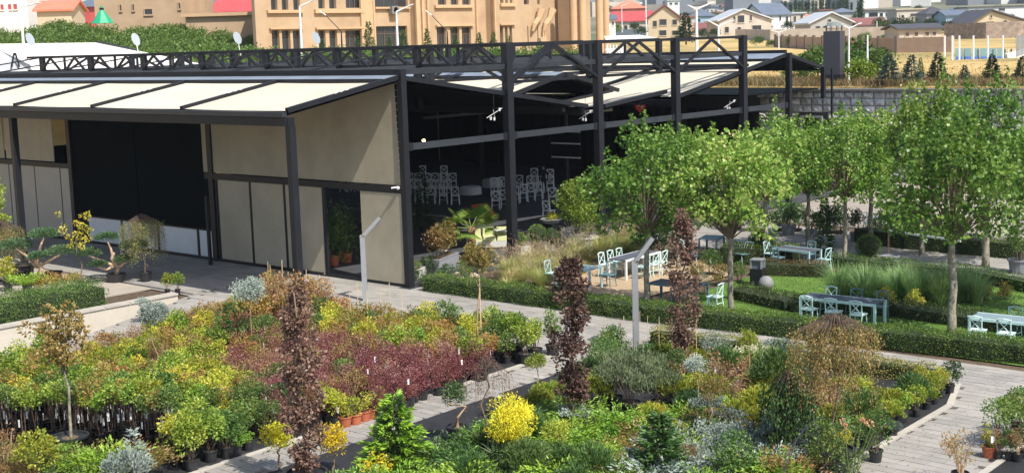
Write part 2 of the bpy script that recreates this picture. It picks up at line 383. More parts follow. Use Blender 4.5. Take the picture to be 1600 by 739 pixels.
# ------------------------------------------------------------ pergola building
SP = 5.781
def post(parent, u, v, z1, w=.28, d=.28, z0=0., name='column', M=steel):
    return MB().bb(u-w/2, u+w/2, v-d/2, v+d/2, z0, z1).build(name, M, parent)
def truss(v, full, lab):
    t = thing('roof_truss', lab, 'roof truss', (0, v, 0), 0, 'steel trusses standing above the pergola roof')
    def P(nm, p, q, w, h, M=steel): return MB().beam(p, q, w, h).build(nm, M, t)
    P('top_chord', (SP, 0, 8.74), (4*SP, 0, 8.74), .12, .12)
    P('bottom_chord', (SP if full else 0, .1, 7.3), (4*SP, .1, 7.3), .1, .12)
    P('lower_chord', (.12 if full else 0, 0.02, 7.93), (4*SP if full else 4*SP, 0.02, 7.93), .14, .2, steel2)
    for k in (1, 2, 3, 4):
        if full: post(t, k*SP, 0, 8.82, .34, .3)
        else: post(t, k*SP, 0, 8.7, .26, .26, 6.2, 'post')
    for k in ((0, 1, 2, 3) if full else (1, 2, 3)):
        mid = (k+.5)*SP
        za = 8.7 if k else 7.9
        if k == 0: P('diagonal', (mid+.9, .06, 8.2), (SP, .06, 7.3), .1, .1); continue
        P('diagonal', (mid, -.08, 8.68), (k*SP+.15, -.08, 7.3), .11, .11); P('diagonal', (mid, -.08, 8.68), ((k+1)*SP-.15, -.08, 7.3), .11, .11)
        if not full: P('diagonal', (mid, .0, 8.68), (mid, .0, 8.0), .1, .1)
    if not full: P('brace', (-.1, .1, 8.0), (SP, .1, 8.74), .06, .06)
    return t
pb = thing('pergola_frame', 'dark steel pergola frame with a mid rail facing the terrace', 'pergola')
post(pb, 0.02, .02, 8.02, .26, .26)
for k in range(5):
    a, c = (k*SP+.13, (k+1)*SP-.17) if k < 4 else (4*SP+.17, 27.3)
    MB().beam((a, 0, 5.2), (c, 0, 5.2), .13, .24).build('rail', steel2, pb)
post(pb, 27.5, 0, 7.85, .26, .26); post(pb, 31.1, 0, 7.0, .2, .2, 5.35)
post(pb, 31.6, -.25, 6.9, .09, .09)
post(pb, 17.6, 0.05, 6.3, .12, .12); 
truss(0, True, 'front steel truss with four full-height columns, nearest the trees')
qual = ['second', 'third', 'fourth', 'fifth', 'sixth', 'seventh', 'eighth']
for i, v in enumerate((5, 10, 15, 20, 25, 30, 35)): truss(v, False, qual[i]+' steel truss row from the front, rising above the cream awnings')
# lattice along v on the first column line
lt = thing('lattice_truss', 'long zigzag steel lattice running left above the low awning ridge', 'roof truss')
MB().beam((SP, .2, 8.76), (SP, 36.6, 8.76), .12, .13).build('top_chord', steel, lt); MB().beam((SP, .2, 8.0), (SP, 36.6, 8.0), .1, .13).build('lower_chord', steel, lt)
for i in range(7):
    a = 5*i+.2
    for j in range(2):
        c = a+2.5*j
        MB().beam((SP-.1, c+1.25, 8.7), (SP-.1, c+.12, 7.9), .1, .1).build('diagonal', steel, lt); MB().beam((SP-.1, c+1.25, 8.7), (SP-.1, c+2.38, 7.9), .1, .1).build('diagonal', steel, lt)
    MB().bb(SP-.05, SP+.05, a+2.4, a+2.5, 8.03, 8.7).build('post', steel, lt)
def slope(nm, label, u0, z0, u1, z1, v0, v1, nb, g, under=True, band=True, fab=fabric_m):
    """one awning slope: fabric panels between rafters, low edge (u0,z0) to high edge (u1,z1)"""
    t = thing(nm, label, 'awning', (0, 0, 0), 0, g); L = v1-v0; th = .05
    def at(q, off=0): return u0+(u1-u0)*q, z0+(z1-z0)*q+off
    for i in range(nb):
        a = v0+L*i/nb+.09; c = v0+L*(i+1)/nb-.09
        (ua, za), (ub, zb) = at(.015), at(.86 if band else .99); vs = []
        n = 5
        for k in range(n+1):
            s_ = -.05*math.sin(math.pi*k/n) ; y = a+(c-a)*k/n
            vs += [(ua, y, za+s_*.4), (ub, y, zb+s_*.4)]
        fs = [(2*k, 2*k+2, 2*k+3, 2*k+1) if u1 > u0 else (2*k, 2*k+1, 2*k+3, 2*k+2) for k in range(n)]
        MB().add(vs, fs).build('fabric_panel', fab, t)
    for i in range(nb+1):
        y = v0+L*i/nb; (ua, za), (ub, zb) = at(0, .03), at(1, .03)
        r = MB().beam((ua, y, za), (ub, y, zb), .15, .17).build('rafter', steel, t)
        if i < nb and nm == 'awning_slope' and v0 < 1 and u0 < 0:
            for q in (.42, .47, .52):
                uq, zq = at(q, .125); 
                MB().beam((uq-.06, y, zq-.02), (uq+.06, y, zq+.02-.003), .05, .012).build('bracket', whitew, r)
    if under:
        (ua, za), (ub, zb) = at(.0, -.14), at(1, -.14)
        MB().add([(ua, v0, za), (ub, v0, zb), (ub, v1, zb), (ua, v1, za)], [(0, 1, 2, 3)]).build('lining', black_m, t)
    if band:
        (ua, za), (ub, zb) = at(.85, .12), at(1.0, .12)
        sg = 1 if ub > ua else -1
        MB().add([(ua, v0, za), (ub, v0, zb), (ub, v1, zb), (ua, v1, za), (ua, v0, za-.04), (ub, v0, zb-.04), (ub, v1, zb-.04), (ua, v1, za-.04)], [(0, 1, 2, 3)[::sg], (7, 6, 5, 4)[::sg], (0, 4, 5, 1)[::sg], (2, 6, 7, 3)[::sg], (3, 7, 4, 0)[::sg]]).build('flashing', flash_m, t)
        MB().bb(ua-.05, ua-.002, v0, v1, za-.15, za+.01).build('flashing_edge', steel, t)
    return t
g0 = 'cream awning slopes of the pergola'
NB = 6; V1 = 36.
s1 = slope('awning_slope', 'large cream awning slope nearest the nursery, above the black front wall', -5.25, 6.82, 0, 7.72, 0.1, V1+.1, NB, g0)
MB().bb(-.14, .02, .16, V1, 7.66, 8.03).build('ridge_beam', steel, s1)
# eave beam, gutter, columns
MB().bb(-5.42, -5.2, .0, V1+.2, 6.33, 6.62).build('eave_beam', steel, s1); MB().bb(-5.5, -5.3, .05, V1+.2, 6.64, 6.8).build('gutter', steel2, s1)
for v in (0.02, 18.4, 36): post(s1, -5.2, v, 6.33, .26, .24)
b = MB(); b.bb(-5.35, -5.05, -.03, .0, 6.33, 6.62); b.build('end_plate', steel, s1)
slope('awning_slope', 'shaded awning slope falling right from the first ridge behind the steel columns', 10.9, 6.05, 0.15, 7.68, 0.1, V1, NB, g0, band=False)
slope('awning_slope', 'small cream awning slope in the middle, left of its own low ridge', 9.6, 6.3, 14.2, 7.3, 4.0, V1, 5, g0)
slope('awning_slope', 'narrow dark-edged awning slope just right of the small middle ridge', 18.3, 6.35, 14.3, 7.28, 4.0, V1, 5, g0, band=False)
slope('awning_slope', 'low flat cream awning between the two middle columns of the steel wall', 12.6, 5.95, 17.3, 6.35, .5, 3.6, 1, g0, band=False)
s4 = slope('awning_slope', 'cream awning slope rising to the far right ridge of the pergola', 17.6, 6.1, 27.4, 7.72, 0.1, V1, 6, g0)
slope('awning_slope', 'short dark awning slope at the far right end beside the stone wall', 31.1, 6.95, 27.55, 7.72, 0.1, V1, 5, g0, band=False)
MB().bb(27.36, 27.5, .1, V1, 7.68, 8.0).build('ridge_beam', steel, s4)
MB().bb(23.3, 23.5, .2, V1, 7.18, 7.36).build('purlin', steel, s4); MB().bb(23.9, 24.0, .2, V1, 7.28, 7.42).build('purlin', steel2, s4)
MB().bb(9.5, 9.7, 0.3, V1, 5.9, 6.15).build('gutter', steel2, s4)
MB().bb(10.8, 11.0, 0.3, V1, 5.7, 5.95).build('gutter', steel2, s4); MB().bb(17.4, 17.6, 0.3, V1, 5.75, 6.0).build('gutter', steel2, s4)
# ---- front wall plane u=0 (v runs left)
fw = thing('front_wall', 'pergola front wall facing the nursery, beige curtains, black mesh, white lower panels', 'wall')
def pan(nm, v0, v1, z0, z1, M, u=0., t=.04, parent=fw): return MB().bb(u-t/2, u+t/2, v0, v1, z0, z1).build(nm, M, parent)
pan('floor_track', .15, 36, 0.02, .12, steel, 0, .16)
pan('head_beam', .15, 12.2, 3.52, 3.76, steel, 0, .2); pan('head_beam', 22.8, 36, 3.5, 3.72, steel, 0, .2)
MB().add([(-.03, .2, 3.8), (-.03, 12.3, 3.8), (-.03, 12.3, 7.6), (-.03, .35, 7.62)], [(0, 1, 2, 3)]).build('curtain', curt_m, fw)
fc = MB().bb(31.2, 39.3, 4.8, 37, 5.42, 5.5).build('added_shade_sheet', black_m, fw)  # added sheet that keeps sun off the open strip before the back boards
for u_, v_ in ((SP, 0), (2*SP, 0), (3*SP, 0), (4*SP, 0), (0.02, .02), (-5.2, .02), (27.5, 0)): MB().bb(u_-.3, u_+.3, v_-.3, v_+.3, 0, .03).build('base_plate', steel2, pb)
for k in range(5):
    for u_ in ((k*SP+.3, (k+1)*SP-.3) if k < 4 else (4*SP+.3, 27.1)): MB().bb(u_-.09, u_+.09, -.085, -.065, 5.05, 5.36).build('splice_plate', steel, pb)
b = MB()
for k in range(16): z = 7.5-k*.235; b.tube([(-.04, .3, z), (-.02, .14, z+.05)], .008, 4)
b.build('lacing', whitew, fw)
for a, c, M in ((-.02, 2.4, curt_m), (4.65, 6.95, grey_m), (7.02, 9.15, grey_m), (9.22, 11.4, grey_m)):
    p = pan('screen', a, c, .14, 3.5, M if a < 4 else curt_m, 0 if a > 0 else -.06)
    for e in (a, c): MB().bb(-.035, .035, e-.03, e+.03, .12, 3.5).build('frame', steel, p)
for a in (4.55, 11.5): post(fw, 0, a, 3.5, .1, .1)
post(fw, -.0, 11.75, 6.9, .22, .3)
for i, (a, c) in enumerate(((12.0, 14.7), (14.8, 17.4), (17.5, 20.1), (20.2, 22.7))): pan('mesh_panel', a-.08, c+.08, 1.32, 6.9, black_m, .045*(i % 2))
for a, c in ((11.95, 12.9), (13.1, 15.9), (16.1, 18.8), (19.0, 21.7)): 
    p = pan('lower_panel', a, c, .14, 1.28, white_m); MB().bb(-.05, .05, c, c+.14, .1, 1.3).build('frame', steel, p)
pan('sill_rail', 11.9, 22.8, 1.27, 1.33, steel, -.02, .1)
post(fw, 0, 22.85, 6.9, .25, .3); post(fw, -.9, 11.0, 2.9, .12, .12)
for a, c in ((23.0, 23.9), (24.0, 26.3), (26.4, 28.8), (28.9, 31), (31.1, 33.4)): pan('screen', a, c, .14, 3.5, grey_m)
pan('curtain', 24.4, 29.0, 3.78, 6.7, curt_m); pan('curtain', 29.2, 36, 3.78, 6.7, curt_m)
b = MB(); b.lathe([(0, -.07), (.05, -.05), (.07, 0), (.05, .05), (0, .07)], 8, (-.15, .25, 3.72)); b.tube([(-.1, .25, 3.75), (-.3, .45, 3.72)], .03, 6); b.build('camera_lamp', whitew, fw)
# interior floor, back walls
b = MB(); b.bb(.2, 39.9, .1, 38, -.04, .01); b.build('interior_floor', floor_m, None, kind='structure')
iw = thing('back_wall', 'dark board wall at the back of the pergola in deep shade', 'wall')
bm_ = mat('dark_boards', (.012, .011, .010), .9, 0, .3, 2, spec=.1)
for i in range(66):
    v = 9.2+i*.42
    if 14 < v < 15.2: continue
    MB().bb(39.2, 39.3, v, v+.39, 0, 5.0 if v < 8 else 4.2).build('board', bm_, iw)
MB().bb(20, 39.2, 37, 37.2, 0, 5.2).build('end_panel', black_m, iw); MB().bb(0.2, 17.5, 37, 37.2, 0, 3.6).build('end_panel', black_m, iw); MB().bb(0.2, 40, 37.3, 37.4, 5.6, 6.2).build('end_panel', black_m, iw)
for u, v in ((8, 16), (16, 20), (24, 12), (30, 24)): post(iw, u, v, 6.2, .2, .2)
cable = thing('ceiling_rail', 'grey service rail hanging under the shaded awning', 'rail')
MB().bb(9, 26, 8, 8.2, 5.5, 5.62).build('rail', steel2, cable); MB().bb(14, 16.5, 3, 3.12, 5.5, 5.7).build('cover', mat('beige_cover', (.3, .26, .2), .8), cable)
# screen frame on stand, lit lamps
tv = thing('screen_frame', 'black framed screen with silver edges hanging inside the pergola', 'screen', (18.5, 7.5, 0))
MB().bb(-.05, .05, -.9, .9, 3.0, 4.3).build('panel', black_m, tv)
for z in (3.0, 3.7, 4.3): MB().bb(-.08, .0, -.92, .92, z-.03, z+.03).build('bar', whitew, tv)
lm = mat('warm_bulb', (1, .62, .25), .5, emit=6)
for i, (px, py) in enumerate(((662, 220), (412, 212))):
    if i == 1: continue
    P = D(px, py, 75); t = thing('pendant_lamp', 'small glowing bulb hanging in the dark pergola left of the lit opening', 'lamp', P)
    MB().lathe([(0, -.1), (.09, -.04), (.09, .05), (0, .1)], 8).build('bulb', lm, t); MB().tube([(0, 0, .1), (0, 0, 1.6)], .01, 4).build('cord', steel, t)
# heart-shaped red sign hanging in the dark
P = D(1000, 168, 66); hs = thing('heart_sign', 'small red heart-shaped sign hanging in the dark opening between columns', 'sign', P, -.85)
pts = []
for k in range(24): t = 2*math.pi*k/24; pts.append((.022*16*math.sin(t)**3*.8, .022*(13*math.cos(t)-5*math.cos(2*t)-2*math.cos(3*t)-math.cos(4*t))*.8))
b = MB(); n = len(pts); b.add([(x, -.03, z) for x, z in pts]+[(x, .03, z) for x, z in pts], [tuple(range(n)), tuple(range(2*n-1, n-1, -1))]+[(i, (i+1) % n, (i+1) % n+n, i+n) for i in range(n)]); b.build('heart', mat('red_enamel', (.6, .02, .02), .4), hs)
b = MB(); b.beam((-.14, -.04, .05), (-.02, -.04, .09), .02, .05); b.beam((.04, -.04, .0), (.16, -.04, .07), .02, .05); b.build('mark', whitew, hs)
# white cross brackets with spotlights hanging under the awning
for i, (px, py) in enumerate(((772, 180), (915, 182), (1140, 165))):
    P = D(px, py, 52+7*i); t = thing('spotlight_cluster', ['cluster of white spotlights hanging left of the second column', 'cluster of white spotlights hanging left of the third column', 'cluster of silver spotlights hanging beside the last truss column'][i], 'spotlights', P, 0, 'spotlight clusters under the awnings')
    b = MB(); b.tube([(-.26, .15, -.1), (.25, -.2, .25)], .013, 5); b.tube([(-.2, -.15, .2), (.2, .15, -.15)], .013, 5); b.build('arm', whitew, t)
    for q in ((-.2, 0, -.12), (.15, -.15, .2), (0, 0, -.15)): MB().lathe([(.035, -.06), (.05, .06)], 8, q).build('spot', whitew, t)
    MB().tube([(0, 0, 0), (0, 0, .9)], .012, 4).build('rod', steel, t)
# ------------------------------------------------------------ stone retaining wall at the back (u = 40), rock-faced blocks
DV0 = onu(1286, 184, 39.7)[0]; DV1 = onu(1254, 184, 39.7)[0]; DZ = onu(1270, 184, 39.7)[1]
sw = thing('stone_wall', 'grey rock-faced stone retaining wall behind the trees with dark coping', 'wall')
MB().bb(39.75, 40.35, -30, 39, -.1, 5.3).build('core', mat('mortar', (.07, .07, .068), .9), sw)
MB().bb(39.4, 40.4, -30, 39, 5.3, 5.42).build('coping', mat('coping_stone', (.13, .13, .13), .8), sw)
stm = mat('grey_basalt', (.52, .515, .49), .9, 0, .35, 2.5, .5, 12)
bms = []
for k in range(7):
    ny, nz = 4, 3; vs = []; w, h = .33, .2
    for j in range(nz+1):
        for i in range(ny+1):
            e = (i in (0, ny)) or (j in (0, nz)); vs.append((-.02 if e else -.09-rng.uniform(0, .1), -w+2*w*i/ny, -h+2*h*j/nz))
    fs = [(j*(ny+1)+i, (j+1)*(ny+1)+i, (j+1)*(ny+1)+i+1, j*(ny+1)+i+1) for j in range(nz) for i in range(ny)]
    b = MB(); b.add(vs, fs); b.bb(-.021, .06, -w, w, -h, h); bms.append(b.mesh('stone_block', stm))
blk = []
for row in range(12):
    z = 5.08-row*.43; v = -29+(row % 2)*.35
    while v < 8.9:
        w = rng.uniform(.8, 1.15); 
        if not (DV0-.6 < v < DV1+.3 and z < DZ+.3): blk.append((row, abs(v+5), v+w*.34, z, w))
        v += .70*w
blk.sort(key=lambda q: (q[0] > 5, abs(q[2]-1)))
rest = MB()
for k, (row, _, v, z, w) in enumerate(blk):
    if k < 290: link('stone_block', bms[k % 7], sw, (39.72, v, z), 0, (rng.uniform(.7, 1.3), w*.98, 1))
    else:
        me_ = bms[k % 7]; q_ = rng.uniform(.7, 1.3); rest.add([(39.72+p.co.x*q_, v+p.co.y*w*.98, z+p.co.z) for p in me_.vertices], [tuple(f.vertices) for f in me_.polygons])
rest.build('stone_block', stm, sw, kind='stuff')
dr = MB(); dr.bb(39.6, 39.7, DV0, DV1, 0, DZ); dr.build('doorway', black_m, sw)
for a, c, z0, z1 in ((DV0-.05, DV0+.07, 0, DZ), (DV1-.07, DV1+.05, 0, DZ), (DV0-.05, DV1+.05, DZ, DZ+.12)): MB().bb(39.45, 39.6, a, c, z0, z1).build('door_frame', alu, sw)
for v in (DV0-1.2, DV1+1.0): MB().bb(39.45, 39.6, v, v+.1, 0, 3.4).build('door_frame', alu, sw)
# ------------------------------------------------------------ terrace ground (right)
sheet('garden_soil', [(.2, 0.0), (39.9, 0.0), (39.9, -34), (.2, -34)], soil_m, -.03)
sheet('lawn', [(.8, -9.7), (8.6, -9.3), (12.8, -13), (12.8, -34), (.8, -34)], lawn_m, .012)
sheet('gravel_terrace', [(2.2, -4.2), (8.8, -2.6), (10.5, -5.6), (8.4, -8.6), (1.2, -8.4)], gravel_m, .03)
ppv, _ = sheet('terrace_paving', [(13.4, -34), (19.8, -34), (20.6, -6), (22, 0), (14.5, 0), (12.6, -8)], joint_m, .0)
sheet('far_terrace', [(20.6, -34), (39.5, -34), (39.5, -.2), (22, -.2)], mat('far_terrace_slab', (.30, .27, .23), .85, 0, .2, 1), .005)
b = MB()
for i, u in enumerate(np.arange(13.2, 20.2, .4)):
    for v in np.arange(-33, -.6, .8):
        vv = v+(.4 if i % 2 else 0)
        if inpoly([(13.4, -34), (19.8, -34), (20.6, -6), (22, 0), (14.5, 0), (12.6, -8)], u, vv): b.bb(u-.195, u+.195, vv-.39, vv+.39, .004, .03+rng.uniform(0, .004))
b.build('paver', pave_m, ppv, kind='stuff')
# ------------------------------------------------------------ tan stone building, facade parallel to the pergola's long side
tan = mat('tan_tuff_stone', (.42, .29, .18), .85, ramp=((.35, .24, .15), (.42, .30, .19), (.48, .35, .235)), scale=.25, bump=.2)
tan2 = mat('tan_trim_stone', (.50, .34, .20), .8, 0, .08, 1)
glass = mat('dark_window_glass', (.03, .035, .04), .12, 0, spec=.8)
frame_m = mat('brown_window_frame', (.12, .08, .06), .5)
P0 = D(400, 92, 128); FV = float(P0[1])
tb = thing('stone_building', 'large tan stone building with pilasters, tall grouped windows and round columns', 'building')
def fx(px, py=50): return onv(px, py, FV)[0]
def fz(px, py): return onv(px, py, FV)[1]
ZB = 5.0; ZT = 17.5
def facade(x0, x1, off, wins, dep=12.):
    """wall slab between pixels x0..x1, set off metres in front (negative v), openings cut as a grid of boxes"""
    u0, u1 = fx(x0), fx(x1); v = FV+off
    rs = [(fx(a, (c+d)/2), fx(b, (c+d)/2), fz((a+b)/2, d), fz((a+b)/2, c)) for a, b, c, d in wins]
    us = sorted(set([u0, u1]+[q for r in rs for q in r[:2]])); zs = sorted(set([ZB, ZT]+[q for r in rs for q in r[2:]]))
    b = MB()
    for i in range(len(us)-1):
        run = None
        for j in range(len(zs)-1):
            cu, cz = (us[i]+us[i+1])/2, (zs[j]+zs[j+1])/2
            hole = any(r[0] < cu < r[1] and r[2] < cz < r[3] for r in rs)
            if hole:
                if run is not None: b.bb(us[i], us[i+1], v, v+.45, run, zs[j]); run = None
            elif run is None: run = zs[j]
        if run is not None: b.bb(us[i], us[i+1], v, v+.45, run, ZT)
    k_ = .9*dep if x0 == 400 else 0; q_ = [(u0, v+.46), (u1, v+.46), (u1, v+dep), (u0+k_, v+dep)]
    b.add([(x, y, ZB) for x, y in q_]+[(x, y, ZT) for x, y in q_], [(3, 2, 1, 0), (4, 5, 6, 7), (0, 1, 5, 4), (1, 2, 6, 5), (2, 3, 7, 6), (3, 0, 4, 7)])
    b.build('wall', tan, tb)
    for r in rs:
        w = MB().bb(r[0], r[1], v+.36, v+.42, r[2], r[3]).build('window', glass, tb)
        f = MB(); W_ = r[1]-r[0]; H_ = r[3]-r[2]; n = 1 if W_ < 1.2 else 3
        for k in range(n+1 if n > 1 else 0): x = r[0]+W_*k/n; f.bb(x-.04, x+.04, v+.30, v+.35, r[2], r[3])
        f.bb(r[0], r[1], v+.31, v+.35, r[2]+H_*.70, r[2]+H_*.70+.08); f.build('frame', frame_m, w)
def rib(px, w, off, z0=ZB, z1=ZT, M=tan2): u = fx(px); MB().bb(u-w/2, u+w/2, FV+off-.25, FV+off, z0, z1).build('pilaster', M, tb)
def band(x0, x1, y0, y1, off, d=.3): MB().bb(fx(x0, y0), fx(x1, y0), FV+off-d, FV+off, fz((x0+x1)/2, y1), fz((x0+x1)/2, y0)).build('sill', tan2, tb)
facade(400, 567, 0, [(425, 437, 48, 80), (441, 454, 48, 80), (458, 471, 48, 80), (498, 509, 48, 79), (515, 527, 48, 79), (540, 566, 48, 79),
                     (423, 433, -14, 16), (440, 450, -14, 16), (458, 468, -14, 16), (497, 507, -14, 14), (514, 525, -14, 14), (540, 565, -14, 13)])
facade(567, 650, .8, [(595, 645, 41, 82), (593, 645, -14, 11)])
facade(650, 760, 0, [(683, 697, 43, 78), (704, 718, 43, 78), (722, 736, 43, 78), (684, 697, -16, 8), (704, 716, -16, 8), (722, 735, -16, 8)])
facade(760, 800, -1.2, [(769, 774, 42, 70), (777, 781, 42, 70), (784, 788, 42, 70), (769, 774, -12, 6), (777, 781, -12, 6), (784, 788, -12, 6)])
facade(800, 838, -1.0, [(814, 815.5, 42, 72), (829.5, 831, 42, 72), (808, 816, -12, 8), (829, 833, -12, 8)])
facade(838, 882, 5.5, [(850, 868, -10, 11), (874, 878, -10, 14)], 8)
facade(882, 945, 4.6, [], 8)
for px, w, o in ((567, .7, 0), (578, .9, .5), (588, .35, .8), (592, .25, .8), (652, .5, 0), (660, .3, 0), (668, .25, 0), (760, .2, -1.2), (744, .2, 0)): rib(px, w, o)
for a in ((416, 472, 16.5, 21), (490, 566, 15, 21), (678, 737, 8.5, 13), (768, 792, 7, 11.5), (420, 472, 44, 46), (492, 566, 43, 46), (680, 738, 39, 41.5), (768, 791, 38, 40)): band(*a, off=-1.2 if a[0] == 768 else 0)
band(592, 647, 11, 14, .8)
for cx_, cy_ in ((821, 28), (838, 28)):   # curved brackets beside the portico
    u = fx(cx_-3); z = fz(cx_, cy_); b = MB(); b.tube([(u, FV-1.4, z-1.6), (u+.3, FV-1.5, z-.8), (u+.9, FV-1.6, z-.2), (u+1.4, FV-1.7, z+.9)], [.15, .3, .35, .5], 8); b.build('bracket', tan2, tb)
for c in (886, 900, 927, 939.5):
    u = fx(c); MB().lathe([(.46, ZB), (.46, ZT)], 20, (u, FV-1.0+(0 if c < 930 else .3), 0)).build('column', tan2, tb)
MB().bb(fx(912), fx(921), FV-.2, FV+4, ZB, ZT).build('pier', tan, tb)
u = fx(861); b = MB()
for k in range(9): t0 = math.pi*k/9; t1 = math.pi*(k+1)/9; b.beam((u+1.25*math.cos(t0), FV+5.4, 8.4+2.2*math.sin(t0)), (u+1.25*math.cos(t1), FV+5.4, 8.4+2.2*math.sin(t1)), .2, .16)
b.bb(u-1.3, u-1.15, FV+5.3, FV+5.5, ZB, 8.4); b.bb(u+1.15, u+1.3, FV+5.3, FV+5.5, ZB, 8.4); b.build('arch_relief', tan2, tb)
u = fx(871); b = MB(); n = 5; g_ = [(-.8, ZB), (.8, ZB), (.8, 8.2), (.35, 8.9), (.2, 10.), (0, 9.0), (-.3, 9.9), (-.5, 8.8), (-.8, 8.2)]
b.add([(u+x, FV+2.0, z) for x, z in g_]+[(u+x, FV+2.5, z) for x, z in g_], [tuple(range(9)), tuple(range(17, 8, -1))]+[(i, i+9, (i+1) % 9+9, (i+1) % 9) for i in range(9)]); b.build('gable_ornament', tan2, tb)
ac = thing('air_conditioner', 'grey air conditioner unit on the tan facade below the wide upper window', 'air conditioner', (fx(620, 16), FV+.5, fz(620, 16)))
MB().bb(-.5, .5, -.35, .25, -.4, .4).build('casing', mat('ac_grey', (.2, .2, .2), .5), ac); MB().lathe([(.28, 0), (.3, .03), (.1, .05), (0, .05)], 12).build('fan', black_m, ac).matrix_world = Matrix.Translation(Vector((fx(620, 16), FV+.14, fz(620, 16)))) @ Matrix.Rotation(math.pi/2, 4, 'X')
ac.children[-1].parent = ac; ac.children[-1].matrix_local = Matrix.Translation((0, -.36, 0)) @ Matrix.Rotation(math.pi/2, 4, 'X')
# left annex
def bpx(name, label, cat, x0, x1, yb, yt, dep, M, group=None, yaw=None, depth=10, wins=(), roof=None, wm=glass, extra=None):
    """a building whose front spans pixels x0..x1, base yb, wall top yt, at forward depth dep; wins in px rects; roof=(apex_px_y, mat, kind)"""
    xc = (x0+x1)/2; B = D(xc, yb, dep); k = FP/dep
    right = Vector((AR[0], AR[1], 0)).normalized(); rz = math.atan2(right.y, right.x)+(yaw or 0)
    t = thing(name, label, cat, B, rz, group); w = (x1-x0)/k/math.cos(yaw or 0); h = (yb-yt)/k
    ww = MB(); ww.bb(-w/2, w/2, 0, depth, -8, h)
    def L(x, y): return (x-xc)/k/math.cos(yaw or 0)+ (yb-y)/k*.0308, (yb-y)/k
    if roof and roof[2] in ('gable', 'gablef'):
        ah = (yb-roof[0])/k
        if roof[2] == 'gablef':   # ridge runs back, gable faces us
            ax = L(roof[3], yb)[0] if len(roof) > 3 else 0
            ww.add([(-w/2, 0, h), (w/2, 0, h), (ax, 0, ah), (-w/2, depth, h), (w/2, depth, h), (ax, depth, ah)], [(0, 1, 2), (5, 4, 3)])
            r = MB(); o = .5
            for sx in (-1, 1):
                ex = sx*(w/2+o); dx = (sx*w/2-ax); ez = h-(ah-h)*o/max(.1, abs(dx))
                r.add([(ax, -o, ah+.12), (ex, -o, ez+.12), (ex, depth+o, ez+.12), (ax, depth+o, ah+.12), (ax, -o, ah+.42), (ex, -o, ez+.42), (ex, depth+o, ez+.42), (ax, depth+o, ah+.42)],
                      [(0, 1, 2, 3), (4, 7, 6, 5), (0, 4, 5, 1), (1, 5, 6, 2), (2, 6, 7, 3)])
            r.build('roof', roof[1], t)
        else:                     # ridge runs left-right
            r = MB(); o = .5; m_ = depth/2
            ww.add([(-w/2, 0, h), (-w/2, m_, ah), (-w/2, depth, h), (w/2, 0, h), (w/2, m_, ah), (w/2, depth, h)], [(0, 1, 2), (5, 4, 3)])
            for sy in (0, 1):
                ye = -o if sy == 0 else depth+o; ez = h-(ah-h)*o/m_
                r.add([(-w/2-o, m_, ah+.1), (w/2+o, m_, ah+.1), (w/2+o, ye, ez+.1), (-w/2-o, ye, ez+.1), (-w/2-o, m_, ah+.35), (w/2+o, m_, ah+.35), (w/2+o, ye, ez+.35), (-w/2-o, ye, ez+.35)],
                      [(0, 1, 2, 3), (4, 7, 6, 5), (3, 2, 6, 7), (0, 3, 7, 4), (1, 5, 6, 2)])
            r.build('roof', roof[1], t)
    elif roof and roof[2] == 'hip':
        ah = (yb-roof[0])/k; o = .5; r = MB(); q = min(w, depth)/2
        r.add([(-w/2-o, -o, h), (w/2+o, -o, h), (w/2+o, depth+o, h), (-w/2-o, depth+o, h), (-w/2+q, depth/2, ah), (w/2-q+.01, depth/2, ah)], [(0, 1, 5, 4), (1, 2, 5), (2, 3, 4, 5), (3, 0, 4), (3, 2, 1, 0)]); r.build('roof', roof[1], t)
    elif roof and roof[2] == 'flat':
        r = MB(); r.bb(-w/2-.4, w/2+.4, -.4, depth+.4, h, h+.35); r.build('roof', roof[1], t)
    ww.build('wall', M, t)
    for wn in wins:
        a, c = L(wn[0], (wn[2]+wn[3])/2), L(wn[1], (wn[2]+wn[3])/2); z1, z0 = (yb-wn[2])/k, (yb-wn[3])/k
        p = MB().bb(a[0], c[0], -.03, .12, z0, z1).build('window', wm, t)
        f = MB(); e = .09
        f.bb(a[0]-e, a[0], -.09, .04, z0-e, z1+e); f.bb(c[0], c[0]+e, -.09, .04, z0-e, z1+e); f.bb(a[0], c[0], -.09, .04, z1, z1+e); f.bb(a[0]-.1, c[0]+.1, -.14, .04, z0-.16, z0)
        f.build('frame', M, p)
    return t
cream = mat('house_cream', (.50, .42, .30), .85, 0, .1, .3); stone = mat('house_light_stone', (.50, .44, .38), .9, 0, .16, .5); whiteh = mat('house_white', (.66, .66, .64), .8, 0, .05, .3)
pinkb = mat('pinkish_block', (.42, .32, .26), .9, 0, .12, .4); greyh = mat('house_grey', (.36, .36, .35), .85, 0, .1, .3); blueh = mat('house_blue', (.30, .42, .5), .7, 0, .1, .3)
redr = mat('red_roof', (.42, .07, .07), .6, 0, .12, .5); salm = mat('salmon_roof', (.58, .18, .11), .7, 0, .12, .5); brownr = mat('brown_roof', (.20, .08, .07), .6, 0, .12, .5)
blur = mat('slate_blue_roof', (.12, .15, .2), .5, 0, .12, .5); dkr = mat('dark_roof', (.07, .07, .08), .6, 0, .15, .5); lgr = mat('pale_metal_roof', (.5, .53, .56), .4, 0, .1, .5)
B_ = bpx
B_('stone_annex', 'tan stone annex with narrow slit windows above the green thicket', 'building', 150, 292, 60, -20, 150, tan, None, -.05, 12, [(189, 191.5, 8, 17), (209, 211.5, 8, 17), (282, 284.5, 8, 17), (228, 240, 16, 24)])
B_('stone_annex', 'low tan terrace block between the thicket and the big stone building', 'building', 292, 402, 60, 26, 145, tan, None, 0, 12, [], (24, tan2, 'flat'))
